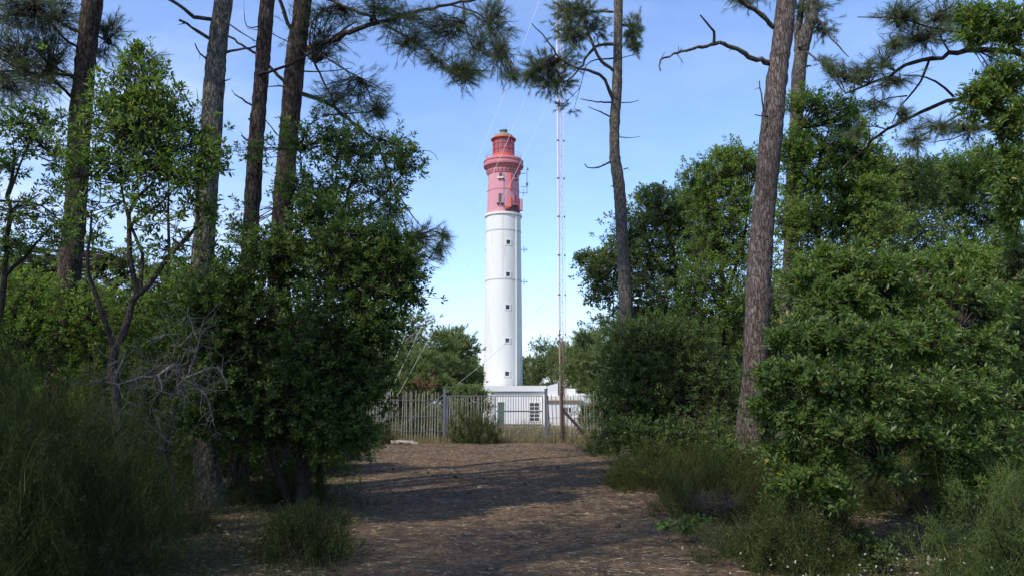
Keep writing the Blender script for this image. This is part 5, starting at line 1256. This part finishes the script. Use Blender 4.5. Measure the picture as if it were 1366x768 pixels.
n5 = 260; y5 = scatter(n5, 4.5, 28, 1.3); l, r = path_edges(y5); x5 = l - 1 + (r - l + 2) * rng.uniform(0, 1, n5); a5 = rng.uniform(0, 6.28, n5); q5 = rng.uniform(.08, .30, n5)
p5 = np.stack([x5, y5, gz(x5, y5) + .018], 1); prisms(mb, p5, p5 + np.stack([np.cos(a5) * q5, np.sin(a5) * q5, rng.normal(.005, .01, n5)], 1), rng.uniform(.003, .007, n5), .002)
solo('needle_litter', mb, M['litter'], (0, 0, 0), 'fallen pine needles, twigs and dry leaves strewn over the path', 'litter', kind='stuff')
def verge(n, side, spread, ylo, yhi, power=1.5):
    y = scatter(n, ylo, yhi, power); l, r = path_edges(y)
    off = np.abs(rng.normal(0, spread, n)) - .15
    x = l - off if side < 0 else r + off
    k = .5 + .5 * np.sin(x * 3.1 + 1.3 * y) * np.sin(2.1 * y - x)
    kp = rng.uniform(0, 1, n) < .25 + .75 * k
    return x[kp], y[kp]
def grass(x, y, mb, L0, L1, W, lean=.4):
    n = len(x); pos = np.stack([x, y, gz(x, y) - .01], 1)
    blades(mb, pos, rng.normal(0, lean, (n, 3)) + [0, 0, 1], rng.normal(0, .6, (n, 3)) + [0, 0, -.5], rng.uniform(L0, L1, n), W, rng)
mb = MB()
xa, ya = verge(17000, -1, 1.6, 4.5, 31); xb, yb = verge(17000, 1, 1.5, 4.5, 31)
x = np.r_[xa, xb]; y = np.r_[ya, yb]
grass(x, y, mb, .06, .24, np.where(y > 14, .009, .005))
xr = np.r_[rng.uniform(3.9, 6.0, 5000), rng.uniform(2.4, 6.0, 2600)]; yr = np.r_[rng.uniform(5.5, 8.0, 5000), rng.uniform(5.5, 7.2, 2600)]; grass(xr, yr, mb, .08, .4, .005)
xr = rng.uniform(-6, -2.0, 7000); yr = rng.uniform(7.0, 14, 7000); grass(xr, yr, mb, .05, .22, .005)
solo('verge_grass', mb, M['grass'], (0, 0, 0), 'green grass and weeds along both edges of the path', 'grass', kind='stuff')
mb = MB()
x = rng.uniform(-8.5, 4.2, 16000); y = FY + rng.normal(-.55, .65, 16000)
kp = (np.abs(y - FY) > .06) & (rng.uniform(0, 1, 16000) < np.clip(.25 + .75 * np.exp(-((y - FY) / .6) ** 2), 0, 1)) & ((x < fx(600)) | (y > FY - .55))
grass(x[kp], y[kp], mb, .12, .55, .010, .3)
x = rng.uniform(-14, 12, 26000); y = rng.uniform(34, 80, 26000); grass(x, y, mb, .3, .9, .03, .3)
x = rng.uniform(-10, 14, 9000); y = rng.uniform(80, 112, 9000); grass(x, y, mb, .4, 1.1, .06, .3)
x = rng.uniform(-2.0, 2.6, 900); y = scatter(900, 6, 30, 1.3); grass(x, y, mb, .03, .10, .005, .5)
solo('dry_grass', mb, M['dry_grass'], (0, 0, 0), 'dry straw-coloured grass along and behind the fence', 'grass', kind='stuff')
mb = MB()
for (xl, xh, yl, yh, n, hh) in ((2.2, 4.6, 6.2, 8.6, 110, .3), (1.6, 2.8, 6.3, 10, 40, .12), (-6, -3.2, 7.5, 9.5, 25, .4)):
    x = rng.uniform(xl, xh, n); y = rng.uniform(yl, yh, n); z = gz(x, y) + rng.uniform(.03, hh, n)
    leaves(mb, np.repeat(np.stack([x, y, z], 1), 5, 0), nrm(rng.normal(size=(n * 5, 3)) + [0, 0, .4]), rng.normal(size=(n * 5, 3)), np.full(n * 5, .014), np.full(n * 5, .010))
solo('small_flowers', mb, M['flower'], (0, 0, 0), 'tiny white flower heads in the grass at the right of the path', 'flowers', kind='stuff')
# pine cones lying on the path
spots = [(824, 694, 1.2), (555, 627, 1.1), (571, 628, 1.2), (607, 633, 1.2), (744, 621, 1.2), (525, 622, 1.1), (700, 640, .9), (745, 652, .9), (626, 651, .9), (640, 612, 1.0), (577, 632, .8), (520, 690, .9)]
clabels = ['large pine cone on the path at lower right, nearest the right verge', 'dark pine cone at the left of the path, leftmost of a close trio', 'dark pine cone in the middle of the trio on the left', 'dark pine cone right of the trio on the left of the path',
           'pine cone lying on the far right of the path before the gate', 'small pine cone at the left verge below the pale log', 'small cone in the middle of the path, in dappled light', 'small cone right of centre, on the brown path', 'small cone left of centre, on the shaded path', 'far cone on the path straight below the bush at the gate', 'smallest cone just below the left trio', 'cone in the shade beside the low broom on the left']
for (px, py, s), lab in zip(spots, clabels):
    Y = EYE / ((py - HORIZON) / F) * .985
    p = P(px, py, Y); p[2] = float(gz(p[0], Y)) + .028 * s
    r_ = np.random.default_rng(int(px)); d = nrm(np.array([r_.normal(), r_.normal(), .15]))
    mb = MB(); hs_ = .034 * s
    tube(mb, [p - d * hs_ * 1.3, p - d * hs_ * .6, p, p + d * hs_ * .7, p + d * hs_ * 1.4], np.array([.35, .9, 1.0, .7, .15]) * hs_, 9, .12, r_)
    solo('pine_cone', mb, M['cone'], p, lab, 'pine cone', 'pine cones on the path')
